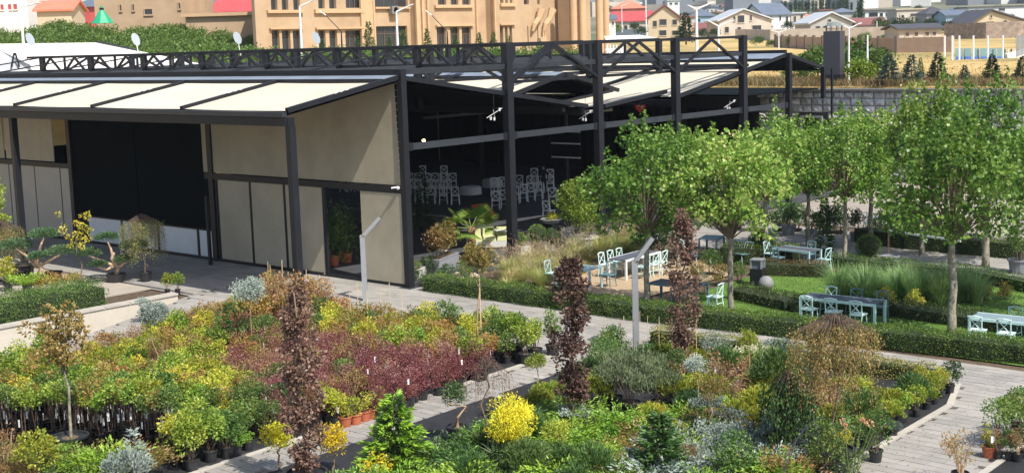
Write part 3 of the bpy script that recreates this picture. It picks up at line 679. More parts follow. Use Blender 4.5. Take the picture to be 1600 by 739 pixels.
B_('town_house', 'salmon-roofed house behind the thicket at far left', 'house', 60, 112, 40, 18, 190, cream, None, .1, 9, [], (4, salm, 'gable'))
B_('town_house', 'pale house with red wall panels cut by the left edge', 'house', -12, 46, 50, -10, 200, whiteh, None, 0, 9, [(3, 8, 8, 16), (14, 20, 8, 16), (23, 29, 8, 16)], (-14, dkr, 'flat'), redr)
B_('town_house', 'dark-roofed house with red walls beside the stone annex', 'house', 112, 150, 42, 12, 210, redr, None, 0, 9, [(120, 124, 14, 20)], (-2, blur, 'hip'))
B_('town_house', 'red-roofed house between thicket and tan building, blue gable above', 'house', 330, 400, 40, 20, 260, pinkb, None, -.1, 10, [(352, 356, 22, 28), (378, 382, 22, 27)], (2, redr, 'gable'))
B_('town_house', 'grey house with slate gable behind the red-roofed one', 'house', 352, 396, 20, 8, 330, greyh, None, 0, 9, [], (-6, blur, 'gablef'))
B_('town_house', 'small house with bright turquoise roof beyond the green thicket', 'house', 290, 322, 34, 14, 330, whiteh, None, 0, 9, [], (8, mat('turquoise_roof', (.1, .35, .42), .5), 'flat'))
B_('town_house', 'cream gabled house with red-brown roof in the middle of the town', 'house', 1013, 1062, 60, 29, 300, cream, None, -.1, 12, [(1030, 1041, 31, 40), (1050, 1057, 32, 40), (1020, 1026, 33, 42), (1030, 1041, 48, 56), (1050, 1057, 49, 56)], (11, brownr, 'gablef', 1039))
B_('town_house', 'plain cream side wing under the red-brown roof', 'house', 1063, 1084, 60, 28, 303, cream, None, .15, 9, [(1067, 1070, 32, 40), (1074, 1077, 32, 40), (1068, 1071, 48, 54)], (26, brownr, 'flat'))
B_('town_house', 'light stone house with low gable and arched windows', 'house', 1124, 1206, 62, 33, 290, stone, None, .05, 14, [(1132, 1138, 42, 51), (1152, 1157, 43, 55), (1175, 1189, 41, 50), (1175, 1189, 55, 60), (1152, 1162, 25, 36), (1145, 1148, 26, 34), (1171, 1174, 25, 33)], (17, lgr, 'gablef', 1162))
B_('town_house', 'long house with crimson roof behind a pale yard wall', 'house', 960, 1022, 52, 34, 360, stone, None, 0, 12, [(975, 980, 40, 46), (990, 995, 40, 46)], (20, redr, 'gable'))
B_('town_house', 'salmon hip-roofed house above the crimson roof', 'house', 958, 1010, 24, 14, 430, salm, None, 0, 12, [], (0, salm, 'hip'))
B_('town_house', 'small white house with slate roof right of the stone columns', 'house', 944, 962, 52, 32, 300, whiteh, None, 0, 8, [(948, 951, 35, 40), (956, 959, 35, 40)], (26, blur, 'gable'))
B_('town_house', 'white modern tower house above the gabled house roof', 'house', 1043, 1062, 20, 2, 560, whiteh, None, 0, 9, [(1046, 1050, 5, 8), (1054, 1059, 5, 8)], (0, lgr, 'flat'))
B_('town_house', 'pale blue house with slate roof behind the tall lamp post', 'house', 1080, 1118, 52, 26, 400, blueh, None, 0, 10, [(1090, 1094, 30, 35)], (14, blur, 'hip'))
B_('town_house', 'low house with brick-red lean-to roof between two light stone houses', 'house', 1084, 1122, 58, 46, 330, pinkb, None, 0, 8, [], (38, brownr, 'gable'))
B_('town_house', 'white house with tall slate-blue gable roof', 'house', 1192, 1236, 52, 24, 360, whiteh, None, .3, 12, [(1202, 1205, 26, 32), (1217, 1220, 26, 33), (1228, 1232, 27, 38)], (7, blur, 'gable'))
B_('town_house', 'beige cubic house with white roof slab right of the slate-blue gable', 'house', 1236, 1258, 46, 22, 380, stone, None, 0, 8, [(1240, 1243, 26, 36), (1250, 1254, 24, 29)], (20, lgr, 'flat'))
B_('town_house', 'small house with orange tile roof beside the grey gabled house', 'house', 1256, 1273, 40, 28, 400, cream, None, 0, 8, [(1260, 1263, 30, 34)], (22, salm, 'hip'))
B_('town_house', 'grey low gabled house behind the black chimney', 'house', 1266, 1332, 50, 37, 270, greyh, None, .05, 12, [(1274, 1281, 41, 46), (1286, 1292, 41, 46), (1293, 1298, 31, 35)], (22, lgr, 'gablef', 1299))
B_('town_house', 'reddish block with flat roof behind the grey gabled house', 'house', 1280, 1300, 30, 17, 420, pinkb, None, 0, 8, [], (16, brownr, 'flat'))
B_('town_house', 'dark slate-roofed house left of the white modern villa', 'house', 1300, 1340, 32, 20, 420, greyh, None, 0, 8, [(1310, 1314, 23, 27)], (13, blur, 'hip'))
B_('town_house', 'white modern villa with dark window band', 'house', 1352, 1396, 38, 18, 390, whiteh, None, 0, 10, [(1357, 1371, 20, 27), (1374, 1379, 21, 27), (1383, 1387, 21, 27)], (15, dkr, 'flat'))
B_('town_house', 'long brown-roofed shed below the white modern villa', 'house', 1336, 1386, 48, 40, 330, greyh, None, 0, 10, [], (30, brownr, 'gable'))
B_('town_house', 'beige block house with stepped flat roofs', 'house', 1401, 1450, 40, 16, 370, stone, None, 0, 10, [(1408, 1412, 24, 28), (1422, 1434, 22, 26), (1440, 1444, 22, 27)], (14, cream, 'flat'))
B_('town_house', 'low tan house with four square windows behind the brick wall', 'house', 1405, 1471, 66, 47, 200, stone, None, 0, 8, [(1414, 1420, 51, 57), (1428, 1434, 51, 57), (1445, 1451, 51, 57), (1456, 1462, 51, 57)], (41, dkr, 'gable'), frame_m)
B_('town_house', 'cream gabled house with three windows at the far right', 'house', 1514, 1612, 50, 39, 260, cream, None, .0, 14, [(1521, 1527, 35, 41), (1541, 1552, 34, 41), (1567, 1573, 33, 40), (1546, 1549, 24, 28)], (18, dkr, 'gablef', 1548))
B_('town_house', 'light blue house wall between trees at the right', 'house', 1478, 1518, 42, 25, 340, blueh, None, 0, 10, [(1490, 1494, 28, 32)], (18, blur, 'gable'))
B_('town_house', 'slate-roofed dark house left of the light blue wall', 'house', 1448, 1482, 38, 22, 350, greyh, None, 0, 10, [(1456, 1460, 25, 29), (1466, 1470, 25, 29)], (10, dkr, 'hip'))
B_('town_house', 'white long house with flat dark roof below the towers', 'house', 1512, 1600, 24, 12, 420, whiteh, None, 0, 12, [(1516, 1522, 15, 19), (1530, 1536, 15, 19), (1560, 1570, 14, 18)], (8, dkr, 'flat'))
# more town further up the hill
kinds = ('gable', 'hip', 'flat', 'gablef'); rc = [('slate', blur), ('dark', dkr), ('pale metal', lgr), ('brown', brownr), ('red', salm)]; wc = [('white', whiteh), ('grey', greyh), ('stone', stone), ('cream', cream)]
where = ['left of the cream gabled house', 'above the pale blue house', 'above the light stone house', 'right behind the slate-blue gable', 'near the poplars', 'above the beige block house', 'at the upper right']
random.seed(11)
for i in range(46):
    row = i % 3; px = 955+ (i*47.3+random.uniform(-9, 9)) % 650; yb = (30, 21, 13)[row]+random.uniform(-2, 2)-(px-1000)*.004; dep = (560, 800, 1150)[row]
    if px > 1230 and px < 1330 and row < 2: continue
    if px > 1340: yb -= 4
    a = random.choice(wc); r_ = random.choice(rc); w_ = random.uniform(13, 26); h_ = random.uniform(5, 9)
    wi = [(px-w_/2+3+6*j, px-w_/2+5.5+6*j, yb-h_*.7, yb-h_*.35) for j in range(int(w_//7))]
    lab = '%s house, %s roof, %s, %s row uphill' % (a[0], r_[0], where[min(6, int((px-955)/95))], ('lower', 'middle', 'upper')[row])
    B_('hillside_house', lab, 'house', px-w_/2, px+w_/2, yb, yb-h_, dep, a[1], 'small houses up the far hillside', random.uniform(-.5, .5), 12, wi, (yb-h_-random.uniform(2, 4), r_[1], kinds[i % 4]))
tow = [(1363, 1384, -6, 'dark grey tower'), (1386, 1408, -8, 'grey glass tower'), (1412, 1428, -5, 'white gridded block'), (1432, 1450, 1, 'cream block'), (1455, 1476, -8, 'long white gridded block'), (1478, 1502, -3, 'white block with many windows'),
       (1506, 1530, -10, 'tall grey tower'), (1556, 1568, -14, 'slim dark blue tower'), (1572, 1590, -8, 'beige glazed tower'), (1592, 1606, -4, 'pale purple-grey tower'), (1090, 1096, -4, 'slim pair tower'), (1099, 1104, -3, 'slim grey tower'), (1140, 1160, 0, 'wide pale block'), (1180, 1200, -1, 'distant pale slab')]
far_m = [mat('tower_grey', (.16, .18, .21), .6, 0, .1, .1), mat('tower_white', (.6, .6, .6), .7, 0, .05, .1), mat('tower_beige', (.45, .4, .33), .7, 0, .05, .1)]
tl = ['far left of its group', 'second in its group', 'beside the poplars', 'above the beige block house', 'above the dark roofs', 'left of the tall grey tower', 'right of the white blocks', 'near the right edge', 'between two darker towers', 'at the right edge', 'on the skyline above the gabled house', 'beside the slim pair tower', 'on the skyline above the stone house', 'on the skyline above the slate gable']
for i, (a, c, y, l) in enumerate(tow):
    M = far_m[0 if 'grey' in l or 'dark' in l or 'slim' in l else (1 if 'white' in l or 'pale' in l else 2)]; dep = 950 if i < 10 else 1900
    wi = []; n = max(2, int((c-a)/3.4)); yy = y+1.5
    while yy < 9: wi += [(a+1+(c-a-1)*j/n, a+1+(c-a-1)*(j+.5)/n, yy, yy+1.3) for j in range(n)]; yy += 3.2
    B_('tower_block', l+' '+tl[i], 'tower', a, c, 14, y, dep, M, 'tower blocks on the skyline', 0, 18, wi, None)
# far city mass and distant woods: too many to count
b = MB(); b.use(far_m[1]).use(far_m[2]).use(far_m[0])
random.seed(5)
for i in range(1500):
    px = random.uniform(-60, 1660); r = random.uniform(750, 3400); d = ray(px, 10); d = d/np.linalg.norm(d[:2]); P = CAM+d*r; z = terrain(P[0], P[1])
    b.use(random.choice(far_m)); w = random.uniform(8, 24); h = random.choice((5, 7, 9, 12, 18)) if r < 2500 else random.choice((8, 14, 24)); b.box((P[0], P[1], z+h/2-1), (w, random.uniform(8, 20), h), random.uniform(0, 3))
b.build('distant_city', None, None, kind='stuff', label='hazy mass of pale buildings covering the far hillside', category='city')
# ------------------------------------------------------------ background vegetation materials and meshes
lf_bush = leafm('thicket_leaf', [(.025, .06, .01), (.06, .13, .02), (.10, .19, .03), (.18, .25, .06)])
lf_dark = leafm('conifer_needle', [(.012, .03, .012), (.02, .05, .02), (.04, .08, .035)], .1)
lf_blue = leafm('blue_spruce_needle', [(.08, .15, .15), (.16, .26, .27), (.3, .42, .42)], .1)
lf_lime = leafm('lime_leaf', [(.08, .18, .01), (.2, .34, .02), (.3, .4, .04)])
def far_bush(n, r, L, M, nm='foliage', flat=.8, nc=26): return quads(nm, clumps(ell(r*.75, r*.75, r*.6*flat, r*.55, .3, -.5), nc, r*.3, n//nc, L, L*.6), M)
FB = [far_bush(1500, 1.6, .2, lf_bush) for _ in range(4)]; FBD = [far_bush(1300, 1.6, .2, leafm('dark_shrub_leaf', [(.012, .03, .008), (.03, .07, .015), (.06, .11, .03)])) for _ in range(2)]
th = MB()
# thicket: a mass of shrubs; one mesh
Vs = []
random.seed(3)
for i in range(330):
    px = random.uniform(-25, 402); q = random.random(); dep = 104+q*44
    yb = 92-q*54+ (0 if px < 290 else 10)*q*0
    top = np.interp(px, [-20, 0, 60, 100, 150, 200, 290, 330, 370, 400], [26, 26, 27, 18, 26, 26, 24, 26, 34, 42])
    y = np.interp(q, [0, 1], [94, top+6]); P = D(px, y, dep); me = FB[i % 4]
    if px < 60 and q < .12: continue
    s_ = random.uniform(.9, 1.5); a = random.uniform(0, 6.28); n = len(me.vertices); co = np.empty(n*3, np.float32); me.vertices.foreach_get('co', co); co = co.reshape(-1, 4, 3)
    co = co[rng.random(len(co)) < .5]*1.0
    c_, s2 = math.cos(a), math.sin(a); X = co[..., 0]*c_-co[..., 1]*s2; Y = co[..., 0]*s2+co[..., 1]*c_
    co = np.stack([X, Y, co[..., 2]], -1)*s_+P-np.array([0, 0, 2.2*s_]); Vs.append(co)
name_(link('thicket', quads('thicket', np.concatenate(Vs), lf_bush)), label='dense green thicket of bushes and young trees behind the pergola at left', cat='thicket', kind='stuff')
b = MB()
for px, dep in ((-30, 103), (60, 110), (150, 112), (250, 112), (350, 108), (420, 110)): pass
# conifer mesh: cone of drooping branches with needle leaves
def conifer_V(h, r, n, L, droop=.1, z0=.1, jag=.25):
    lv = int(h*7); P = []; A = []
    for i in range(lv):
        t = i/lv; z = z0+(h-z0)*t; rr = r*(1-t)**.85+.02
        for k in range(max(4, int(11*(1-t)+4))):
            a = rng.uniform(0, 6.28); rl = rr*rng.uniform(1-jag, 1.05); m_ = max(2, int(n/(lv*9)))
            s_ = rng.uniform(.25, 1, m_)*rl
            pz = z-s_*droop+rng.normal(0, .03, m_)*h*.3+s_*.12
            P.append(np.stack([np.cos(a)*s_, np.sin(a)*s_, pz], 1)); A.append(np.tile([math.cos(a), math.sin(a), .15], (m_, 1))+rdir(m_)*.5)
    P = np.concatenate(P); A = np.concatenate(A); return leafq(P, A, L, L*.32, .05)
CON = [quads('foliage', conifer_V(3.0, 1.15, 2600, .26), lf_dark) for _ in range(3)]
CONB = [quads('foliage', conifer_V(3.0, 1.3, 2600, .26), leafm('blue_green_needle', [(.03, .06, .045), (.07, .12, .10), (.14, .21, .19)], .1)) for _ in range(2)]
CONL = [quads('foliage', conifer_V(3.0, .65, 1800, .2, 0), leafm('young_conifer_needle', [(.03, .07, .015), (.07, .14, .03), (.12, .2, .05)], .15)) for _ in range(2)]
trk = MB().tube([(0, 0, -.3), (0, 0, 2.4)], [.1, .03], 6).mesh('trunk', bark)
def put(nm, label, cat, P, parts, group=None, sc=1, rz=None):
    t = thing(nm, label, cat, P, random.uniform(0, 6.28) if rz is None else rz, group, sc)
    for n_, me in parts: link(n_, me, t)
    return t
cl = [(1389, 123, 84, 1, 'blue-green conifer with a thin leader, first right of the white poles'), (1424, 123, 86, 1, 'grey-blue conifer beside a slim dark cypress on the wall'), (1465, 120, 82, 0, 'broad dark conifer standing against the dry field'),
      (1507, 124, 102, 1, 'low grey-green conifer between two taller ones'), (1550, 122, 85, 0, 'dark conifer in front of the ball court'), (1598, 122, 86, 0, 'dark conifer cut by the right edge above the wall'), (1590, 121, 108, 1, 'small rounded conifer near the right edge')]
for px, yb, yt, k, l in cl:
    P = D(px, yb+2, 80); h = (yb+2-yt)/FP*80; o = put('conifer', l, 'conifer', P, [('foliage', (CONB if k else CON)[px % 2]), ('trunk', trk)], 'conifers on top of the stone wall', h/3.0); o.scale = (h/3*1.15, h/3*1.15, h/3)
P = D(1438, 123, 81); put('cypress', 'slim dark cypress beside the second conifer on the wall', 'cypress', P, [('foliage', CONL[0]), ('trunk', trk)], None, .42)
for i, (px, yb, yt, dp) in enumerate(((578, 82, 34, 100), (609, 84, 57, 96), (632, 84, 47, 98), (669, 84, 45, 98), (713, 84, 54, 97), (749, 84, 51, 97), (772, 82, 50, 99), (795, 80, 56, 99), (505, 86, 62, 96), (560, 86, 58, 98), (843, 82, 60, 98), (820, 84, 66, 98))):
    P = D(px, yb+12, dp); h = (yb+12-yt)/FP*dp
    put('young_conifer', ['tallest young conifer in front of the tan facade', 'low young conifer before the wide dark window', 'young conifer right of the wide dark window edge', 'slim young conifer before the middle pilaster', 'young conifer under the right window group', 'small young conifer left of the narrow triple window', 'bright young conifer by the narrow triple window', 'tiny young conifer before the slit windows', 'stubby young conifer under the left window pair', 'young conifer just left of the tallest one', 'bushy young conifer by the shaded arch', 'short young conifer at the building corner'][i], 'conifer', P, [('foliage', CONL[i % 2]), ('trunk', trk)], 'young conifers before the tan building', h/3)
# low green band behind the trusses
Vs = []
for i in range(130):
    px = 395+i*4.6+random.uniform(-3, 3); P = D(px, 98+random.uniform(-4, 8), random.uniform(88, 112))
    if 940 < px < 965: continue
    co = np.empty(len(FB[0].vertices)*3, np.float32); FB[i % 4].vertices.foreach_get('co', co); co = co.reshape(-1, 4, 3); co = co[rng.random(len(co)) < .35]
    Vs.append(co*random.uniform(.5, .85)+P-np.array([0, 0, .4]))
name_(link('shrub_belt', quads('shrub_belt', np.concatenate(Vs), lf_bush)), label='low green belt of shrubs showing through the roof trusses', cat='shrubs', kind='stuff')
def bushes(lst, M_set, nm, cat, grp):
    for i, (px, yb, h, dep, l) in enumerate(lst):
        P = D(px, yb, dep); s_ = h/FP*dep/(1.35 if dep < 100 else 2.0); put(nm, l, cat, P, [('foliage', M_set[i % len(M_set)])], grp, s_)
bushes([(1238, 74, 18, 200, 'round bush on the dry slope left of the lone street pole'), (1265, 76, 16, 200, 'round bush below the pale yard wall near the chimney'), (1184, 72, 16, 210, 'bush at the foot of the light stone house'), (1205, 74, 12, 210, 'small bush right of the light stone house'),
        (1280, 126, 40, 92, 'big green bush behind the chimney, left side'), (1340, 126, 46, 94, 'big green bush between chimney and white poles'), (1320, 127, 36, 88, 'green bush touching the chimney foot'), (1365, 126, 34, 96, 'green bush right behind the two white poles'), (1250, 126, 30, 96, 'green bush just right of the awning end'),
        (1352, 66, 16, 215, 'green bush in front of the brick wall top'), (1395, 62, 14, 215, 'bush beside the low tan house'), (1380, 66, 12, 215, 'low bush left of the low tan house')], FB, 'bush', 'bush', 'bushes on the slope behind the wall')
bl = [quads('foliage', clumps(ell(1.1, 1.1, .7, .8, .3, -.5), 26, .45, 55, .2, .12), lf_lime)]
bushes([(1345, 127, 26, 84, 'bright lime bush at the foot of the white pole')], bl, 'lime_bush', 'bush', None)
tw_ = [(1388, 54, 24, 260), (1405, 52, 26, 260), (1425, 50, 24, 265), (1480, 52, 20, 262), (1500, 50, 16, 270), (1455, 46, 18, 270), (1375, 44, 18, 300), (1330, 44, 12, 290), (1100, 60, 16, 270), (1118, 58, 14, 272), (950, 22, 14, 500), (1002, 56, 16, 300), (1070, 62, 12, 240)]
tq = ['left of the low tan house', 'directly above the low tan house', 'behind the low tan house roof', 'right of the low tan house', 'left of the far gabled house', 'below the beige block house', 'below the white modern villa', 'right of the grey gabled house', 'between the two biggest light houses', 'left of the light stone house', 'beside the salmon roof', 'by the crimson roofed house', 'before the cream side wing']
for i, (px, yb, h, dep) in enumerate(tw_): P = D(px, yb, dep); put('town_tree', 'bushy green tree '+tq[i], 'tree', P, [('crown', FBD[i % 2]), ('trunk', trk)], 'green trees among the town houses', h/FP*dep/2.1)
random.seed(17)
for i in range(26):
    px = 962+i*24.6+random.uniform(-8, 8); yb = random.uniform(26, 58)-(px-960)*.012; dp = np.interp(yb, [15, 30, 45, 60], [620, 430, 330, 270]); P = D(px, yb, dp)
    put('town_tree', 'green tree between hillside houses, '+('left of the light stone house' if px < 1120 else 'around the slate-gabled house' if px < 1260 else 'around the grey gabled house' if px < 1350 else 'around the beige block house' if px < 1480 else 'around the far right gabled house')+(', low on the slope' if yb > 42 else ', higher on the slope'), 'tree', P, [('crown', FBD[i % 2] if i % 3 else FB[0]), ('trunk', trk)], 'green trees among the town houses', random.uniform(9, 16)/FP*dp/2.1)
P = D(1072, 66, 230); put('spruce', 'tall dark green spruce in front of the cream gabled house', 'spruce', P, [('foliage', CON[1]), ('trunk', trk)], None, 46/FP*230/3)
pop = quads('crown', clumps(lambda n: np.stack([rng.normal(0, .35, n), rng.normal(0, .35, n), rng.uniform(.5, 9, n)], 1), 34, .8, 26, .6, .4), leafm('poplar_leaf', [(.02, .05, .02), (.045, .09, .03), (.08, .13, .05)]))
ptk = MB().tube([(0, 0, -2), (0, 0, 8)], [.3, .06], 6).mesh('trunk', bark)
for i in range(22):
    px = 1216+i*5.4+random.uniform(-2, 2); P = D(px, 24-.02*(px-1216), 520+random.uniform(-20, 20)); put('poplar', 'dark poplar in the long skyline row above the grey gabled house', 'poplar', P, [('crown', pop), ('trunk', ptk)], 'skyline row of poplars', random.uniform(.45, .62))
P = D(1344, 42, 350); put('poplar', 'taller lone poplar at the right end of the skyline row', 'poplar', P, [('crown', pop), ('trunk', ptk)], None, .72)
# ------------------------------------------------------------ walls, field, court, poles, chimney
brickm = mat('pink_block_wall', (.40, .29, .22), .9, 0, .14, .8); dkpost = mat('dark_post', (.14, .12, .11), .8)
def longwall(nm, label, pts, h, M, posts=None, th=.3):
    t = thing(nm, label, 'wall')
    Ps = [T(x, y) for x, y in pts]
    for a, c in zip(Ps[:-1], Ps[1:]):
        L = math.hypot(c[0]-a[0], c[1]-a[1]); n = max(1, int(L/4.2))
        for k in range(n):
            p = a+(c-a)*k/n; q = a+(c-a)*(k+1)/n; zz = min(terrain(p[0], p[1]), terrain(q[0], q[1]))
            MB().beam((p[0], p[1], zz+h/2-.4), (q[0], q[1], zz+h/2-.4), th, h+.8).build('panel', M, t)
            if posts: MB().bb(p[0]-.17, p[0]+.17, p[1]-.17, p[1]+.17, zz-1, zz+h+.25).build('post', posts, t)
    return t
longwall('block_wall', 'long pinkish block wall with dark posts across the dry field', [(1212, 74), (1300, 80), (1400, 83), (1490, 82)], 1.75, brickm, dkpost)
longwall('block_wall', 'upper pale yard wall behind the chimney', [(1150, 62), (1204, 64), (1290, 62), (1392, 60)], 2.1, stone)
longwall('block_wall', 'rough stone wall below the far right gabled house', [(1476, 62), (1540, 61), (1640, 58)], 2.6, mat('rubble', (.3, .24, .2), .95, 0, .4, 1.5))
longwall('yard_wall', 'pale wall in front of the crimson-roofed house', [(946, 60), (1012, 60)], 2.2, whiteh)
# dry grass strip on top of the stone wall
gv = []
for i in range(5200):
    v = rng.uniform(-30, 30); u = 40.5+rng.uniform(0, 1)**1.6*9; gv.append((u, v))
gv = np.array(gv); P = np.column_stack([gv, [terrain(a, c) for a, c in gv]]); P3 = np.repeat(P, 5, 0)+rng.normal(0, .22, (len(P)*5, 3))*[1, 1, 0]
A = np.array([0, 0, 1.])+rdir(len(P3))*.45; wild = leafm('wild_grass', [(.06, .10, .02), (.12, .17, .04), (.22, .2, .08), (.18, .10, .05), (.05, .09, .02)], .3)
name_(link('wild_grass', quads('wild_grass', leafq(P3, A, .5, .055), wild)), label='strip of wild grass and weeds along the top of the stone wall', cat='grass', kind='stuff')
gv = []
for i in range(2600):
    px = rng.uniform(1150, 1620); py = rng.uniform(84, 124); 
    if rng.random() < .55 and px > 1380: continue
    gv.append(T(px, py) if i % 7 == 0 else gv[-1]+rng.normal(0, 2.5, 3)*[1, 1, 0] if gv else T(px, py))
gv = np.array(gv); gv[:, 2] = [terrain(a, c) for a, c, _ in gv]; gv = gv[(gv[:, 0] > 41)]
name_(link('dry_grass', quads('dry_grass', leafq(np.repeat(gv, 2, 0)+rng.normal(0, .3, (len(gv)*2, 3))*[1, 1, 0], np.array([0, 0, 1.])+rdir(len(gv)*2)*.5, .14, .10), leafm('dry_grass_blade', [(.4, .28, .1), (.5, .36, .14), (.34, .28, .1)], .3))), label='dry yellow grass tufts over the field beyond the wall', cat='grass', kind='stuff')
ch = thing('chimney', 'tall square charcoal flue with a mesh cage and cone cap above the wall', 'chimney', D(1303, 128, 84), .2)
k = 84/FP; MB().bb(-.52, .52, -.52, .52, -.3, 78*k).build('shaft', mat('charcoal_panel', (.04, .042, .055), .5, 0, .1, 1), ch); MB().bb(-.56, .56, -.56, .56, -.3, .45).build('base_panel', steel, ch)
b = MB()
for i in range(8): a = i*math.pi/4; b.beam((.5*math.cos(a), .5*math.sin(a), 78*k), (.5*math.cos(a), .5*math.sin(a), 86*k), .04, .04)
b.lathe([(.52, 82*k), (.54, 82.6*k)], 12); b.lathe([(.62, 86*k), (.3, 91*k), (0, 92*k)], 12); b.build('vent_cage', mat('dull_steel', (.22, .26, .25), .5, .4), ch)
polem = mat('white_pole_paint', (.74, .75, .76), .4)
def pole(px, yb, yt, dep, arms, label, w=.11, M=polem, group=None, head=True):
    k = dep/FP; P = D(px, yb, dep); h = (yb-yt)*k; t = thing('street_lamp', label, 'street lamp', P, math.atan2(AR[1], AR[0]), group)
    w *= .72; MB().tube([(0, 0, -1), (0, 0, h*.55), (0, 0, h)], [w, w*.8, w*.55], 8).build('pole', M, t)
    for dx, dy in arms:
        a = MB(); a.tube([(0, 0, h), (dx*k, 0, h+dy*k)], [w*.5, w*.4], 6); o = a.build('arm', M, t)
        if head: MB().beam((dx*k*.8, 0, h+dy*k*.8+.03), (dx*k*1.15, 0, h+dy*k*1.05+.03), .2, .06).build('lamp_head', polem, o)
pole(37, 74, 12, 118, [(28, -9+14)], 'white street lamp over the green thicket at far left', .2); pole(472, 88, 12, 104, [(24, 10)], 'white street lamp before the left part of the tan facade', .16); pole(622, 88, 20, 104, [(24, 10)], 'white street lamp in front of the wide dark window', .16)
pole(535, 88, 50, 96, [(-28, 31)], 'black bent lamp before the left part of the tan facade', .1, steel); pole(700, 88, 50, 96, [(-28, 31)], 'black bent lamp before the right window group', .1, steel)
pole(1089, 92, 16, 110, [(-12, 6), (24, 9)], 'tall white double-armed street lamp left of the last truss column', .2); pole(1123, 90, 42, 130, [(-14, 8), (22, 8)], 'shorter white double-armed street lamp behind the truss end', .2); 
pole(1326, 126, 46, 86, [(-13, 7), (17, 7)], 'white double-armed lamp just right of the chimney', .11); pole(1355, 128, 56, 85, [], 'plain white pole on the wall beside the chimney lamp', .12, polem, None, False)
pole(1217, 125, 52, 150, [(-10, 3), (10, 3)], 'thin white lamp beyond the awning end', .12); pole(1370, 52, 34, 250, [], 'thin white pole behind the block wall', .14, polem, None, False); pole(12, 24, -10, 190, [], 'pale pole by the pale house at the left edge', .2, polem, None, False)
pole(1010, 60, 0, 300, [], 'tall pale mast beside the cream gabled house', .22, polem, None, False); pole(972, 45, 10, 330, [(12, 4)], 'lamp with blue head among the red roofs', .16)
# oval dish lamps on the roof trusses
for i, (px, py) in enumerate(((47, 62), (212, 62), (371, 60), (494, 60))):
    P = D(px, py, 88+2*i); t = thing('oval_floodlight', ['oval pale floodlight at the far left above the white marquee roof', 'oval pale floodlight above the marquee corner', 'oval pale floodlight against the thicket edge', 'oval pale floodlight before the tan facade'][i], 'floodlight', P, -.85, 'oval floodlights on the lattice truss')
    b = MB(); vs = [(.26*math.cos(a)+.1*math.sin(a)*-1, -.02, .42*math.sin(a)) for a in np.linspace(0, 2*math.pi, 17)[:-1]]; b.add(vs+[(x, .05, z) for x, y, z in vs], [tuple(range(16)), tuple(range(31, 15, -1))]+[(i_, i_+16, (i_+1) % 16+16, (i_+1) % 16) for i_ in range(16)]); b.build('disc', mat('pale_lens', (.5, .56, .62), .2, .2), t)
    MB().tube([(.05, 0, -.4), (.18, 0, -1.35)], .03, 5).build('stem', polem, t)
# white marquee roof behind the lattice
mq = thing('marquee', 'white flat-topped marquee roof behind the steel trusses at left', 'marquee')
c_ = [D(-60, 69, 96), D(152, 66.5, 104), D(216, 80, 100), D(300, 113, 84), D(-40, 118, 78)]
c_ = [tuple(p) for p in c_]; 
mb_ = MB(); mb_.add([D(-80, 70, 104), D(152, 67, 104), D(216, 80, 97), D(372, 112, 88), D(60, 116, 84), D(0, 78, 92), D(-80, 72, 98)], [tuple(range(7))]); mb_.build('roof', mat('white_membrane', (.78, .74, .68), .7, 0, .03, .5), mq)
mb_ = MB(); a, c = D(152, 66.5, 103.8), D(216, 80, 96.8); mb_.beam(a, c, .15, .2); mb_.build('edge', steel, mq)
mb_ = MB(); mb_.add([D(-80, 74, 92.2), D(0, 78.5, 92), D(48, 102, 85), D(48, 112, 85), D(-80, 112, 88)], [tuple(range(5))]); mb_.build('gable_cloth', mat('grey_cloth', (.42, .43, .44), .8), mq)
mb_ = MB(); mb_.beam(D(22, 84, 88), D(18, 104, 86), .1, .1); mb_.beam(D(24, 84, 88), D(30, 104, 86), .1, .1); mb_.build('leg', steel, mq)
# white stepped canopy roofs right of the stone columns
ct = thing('white_canopy', 'low white canopy roof with white railings right of the stone columns', 'canopy')
MB().add([D(944, 57, 140), D(1000, 55, 140), D(1042, 63, 128), D(948, 66, 124)], [(0, 1, 2, 3)]).build('roof', mat('white_membrane2', (.78, .77, .74), .7), ct)
for i in range(6): a = D(948+i*5, 70+ i*.2, 120); MB().beam(a, a+np.array([0, 0, -1.1]), .1, .12).build('baluster', polem, ct)
for i in range(4): MB().beam(D(946+3*i, 78+3*i, 118-i), D(975+2*i, 77+3*i, 118-i), .3, .14).build('step', polem, ct)
gr = thing('green_gazebo', 'bright green pointed canopy poking out of the thicket', 'canopy', D(160, 32, 128)); k = 128/FP
MB().lathe([(1.1, -.3), (.75, .15), (.2, .9), (.12, 1.3), (0, 1.35)], 8).build('roof', mat('green_tarp', (.02, .32, .16), .5, 0, .2, 1), gr); MB().lathe([(.2, .95), (.22, 1.1), (0, 1.25)], 8).build('finial', steel, gr)
# ball court
bc = thing('ball_court', 'fenced blue ball court with glass walls and white posts', 'court'); dep = 150
cg = mat('court_glass', (.16, .26, .27), .15, 0, .1, .5); cbl = mat('court_blue', (.03, .12, .4), .7)
MB().add([D(1492, 95, 126), D(1568, 95, 126), D(1590, 88, 150), D(1492, 86, 150)], [(0, 1, 2, 3)]).build('floor', cbl, bc)
for i in range(6):
    x = 1492+i*13.; MB().add([D(x+.7, 94.5, 127), D(x+12.5, 94.5, 127), D(x+12.5, 76, 127), D(x+.7, 76, 127)], [(0, 1, 2, 3)]).build('glass_panel', cg, bc)
    MB().add([D(x+.7, 94.5, 126.9), D(x+12.5, 94.5, 126.9), D(x+12.5, 89, 126.9), D(x+.7, 89, 126.9)], [(0, 1, 2, 3)]).build('kick_panel', cbl, bc)
for x in (1476, 1488, 1499, 1521, 1543.5, 1567): MB().beam(D(x, 96, 126), D(x, 56, 126), .12, .12).build('post', polem, bc)
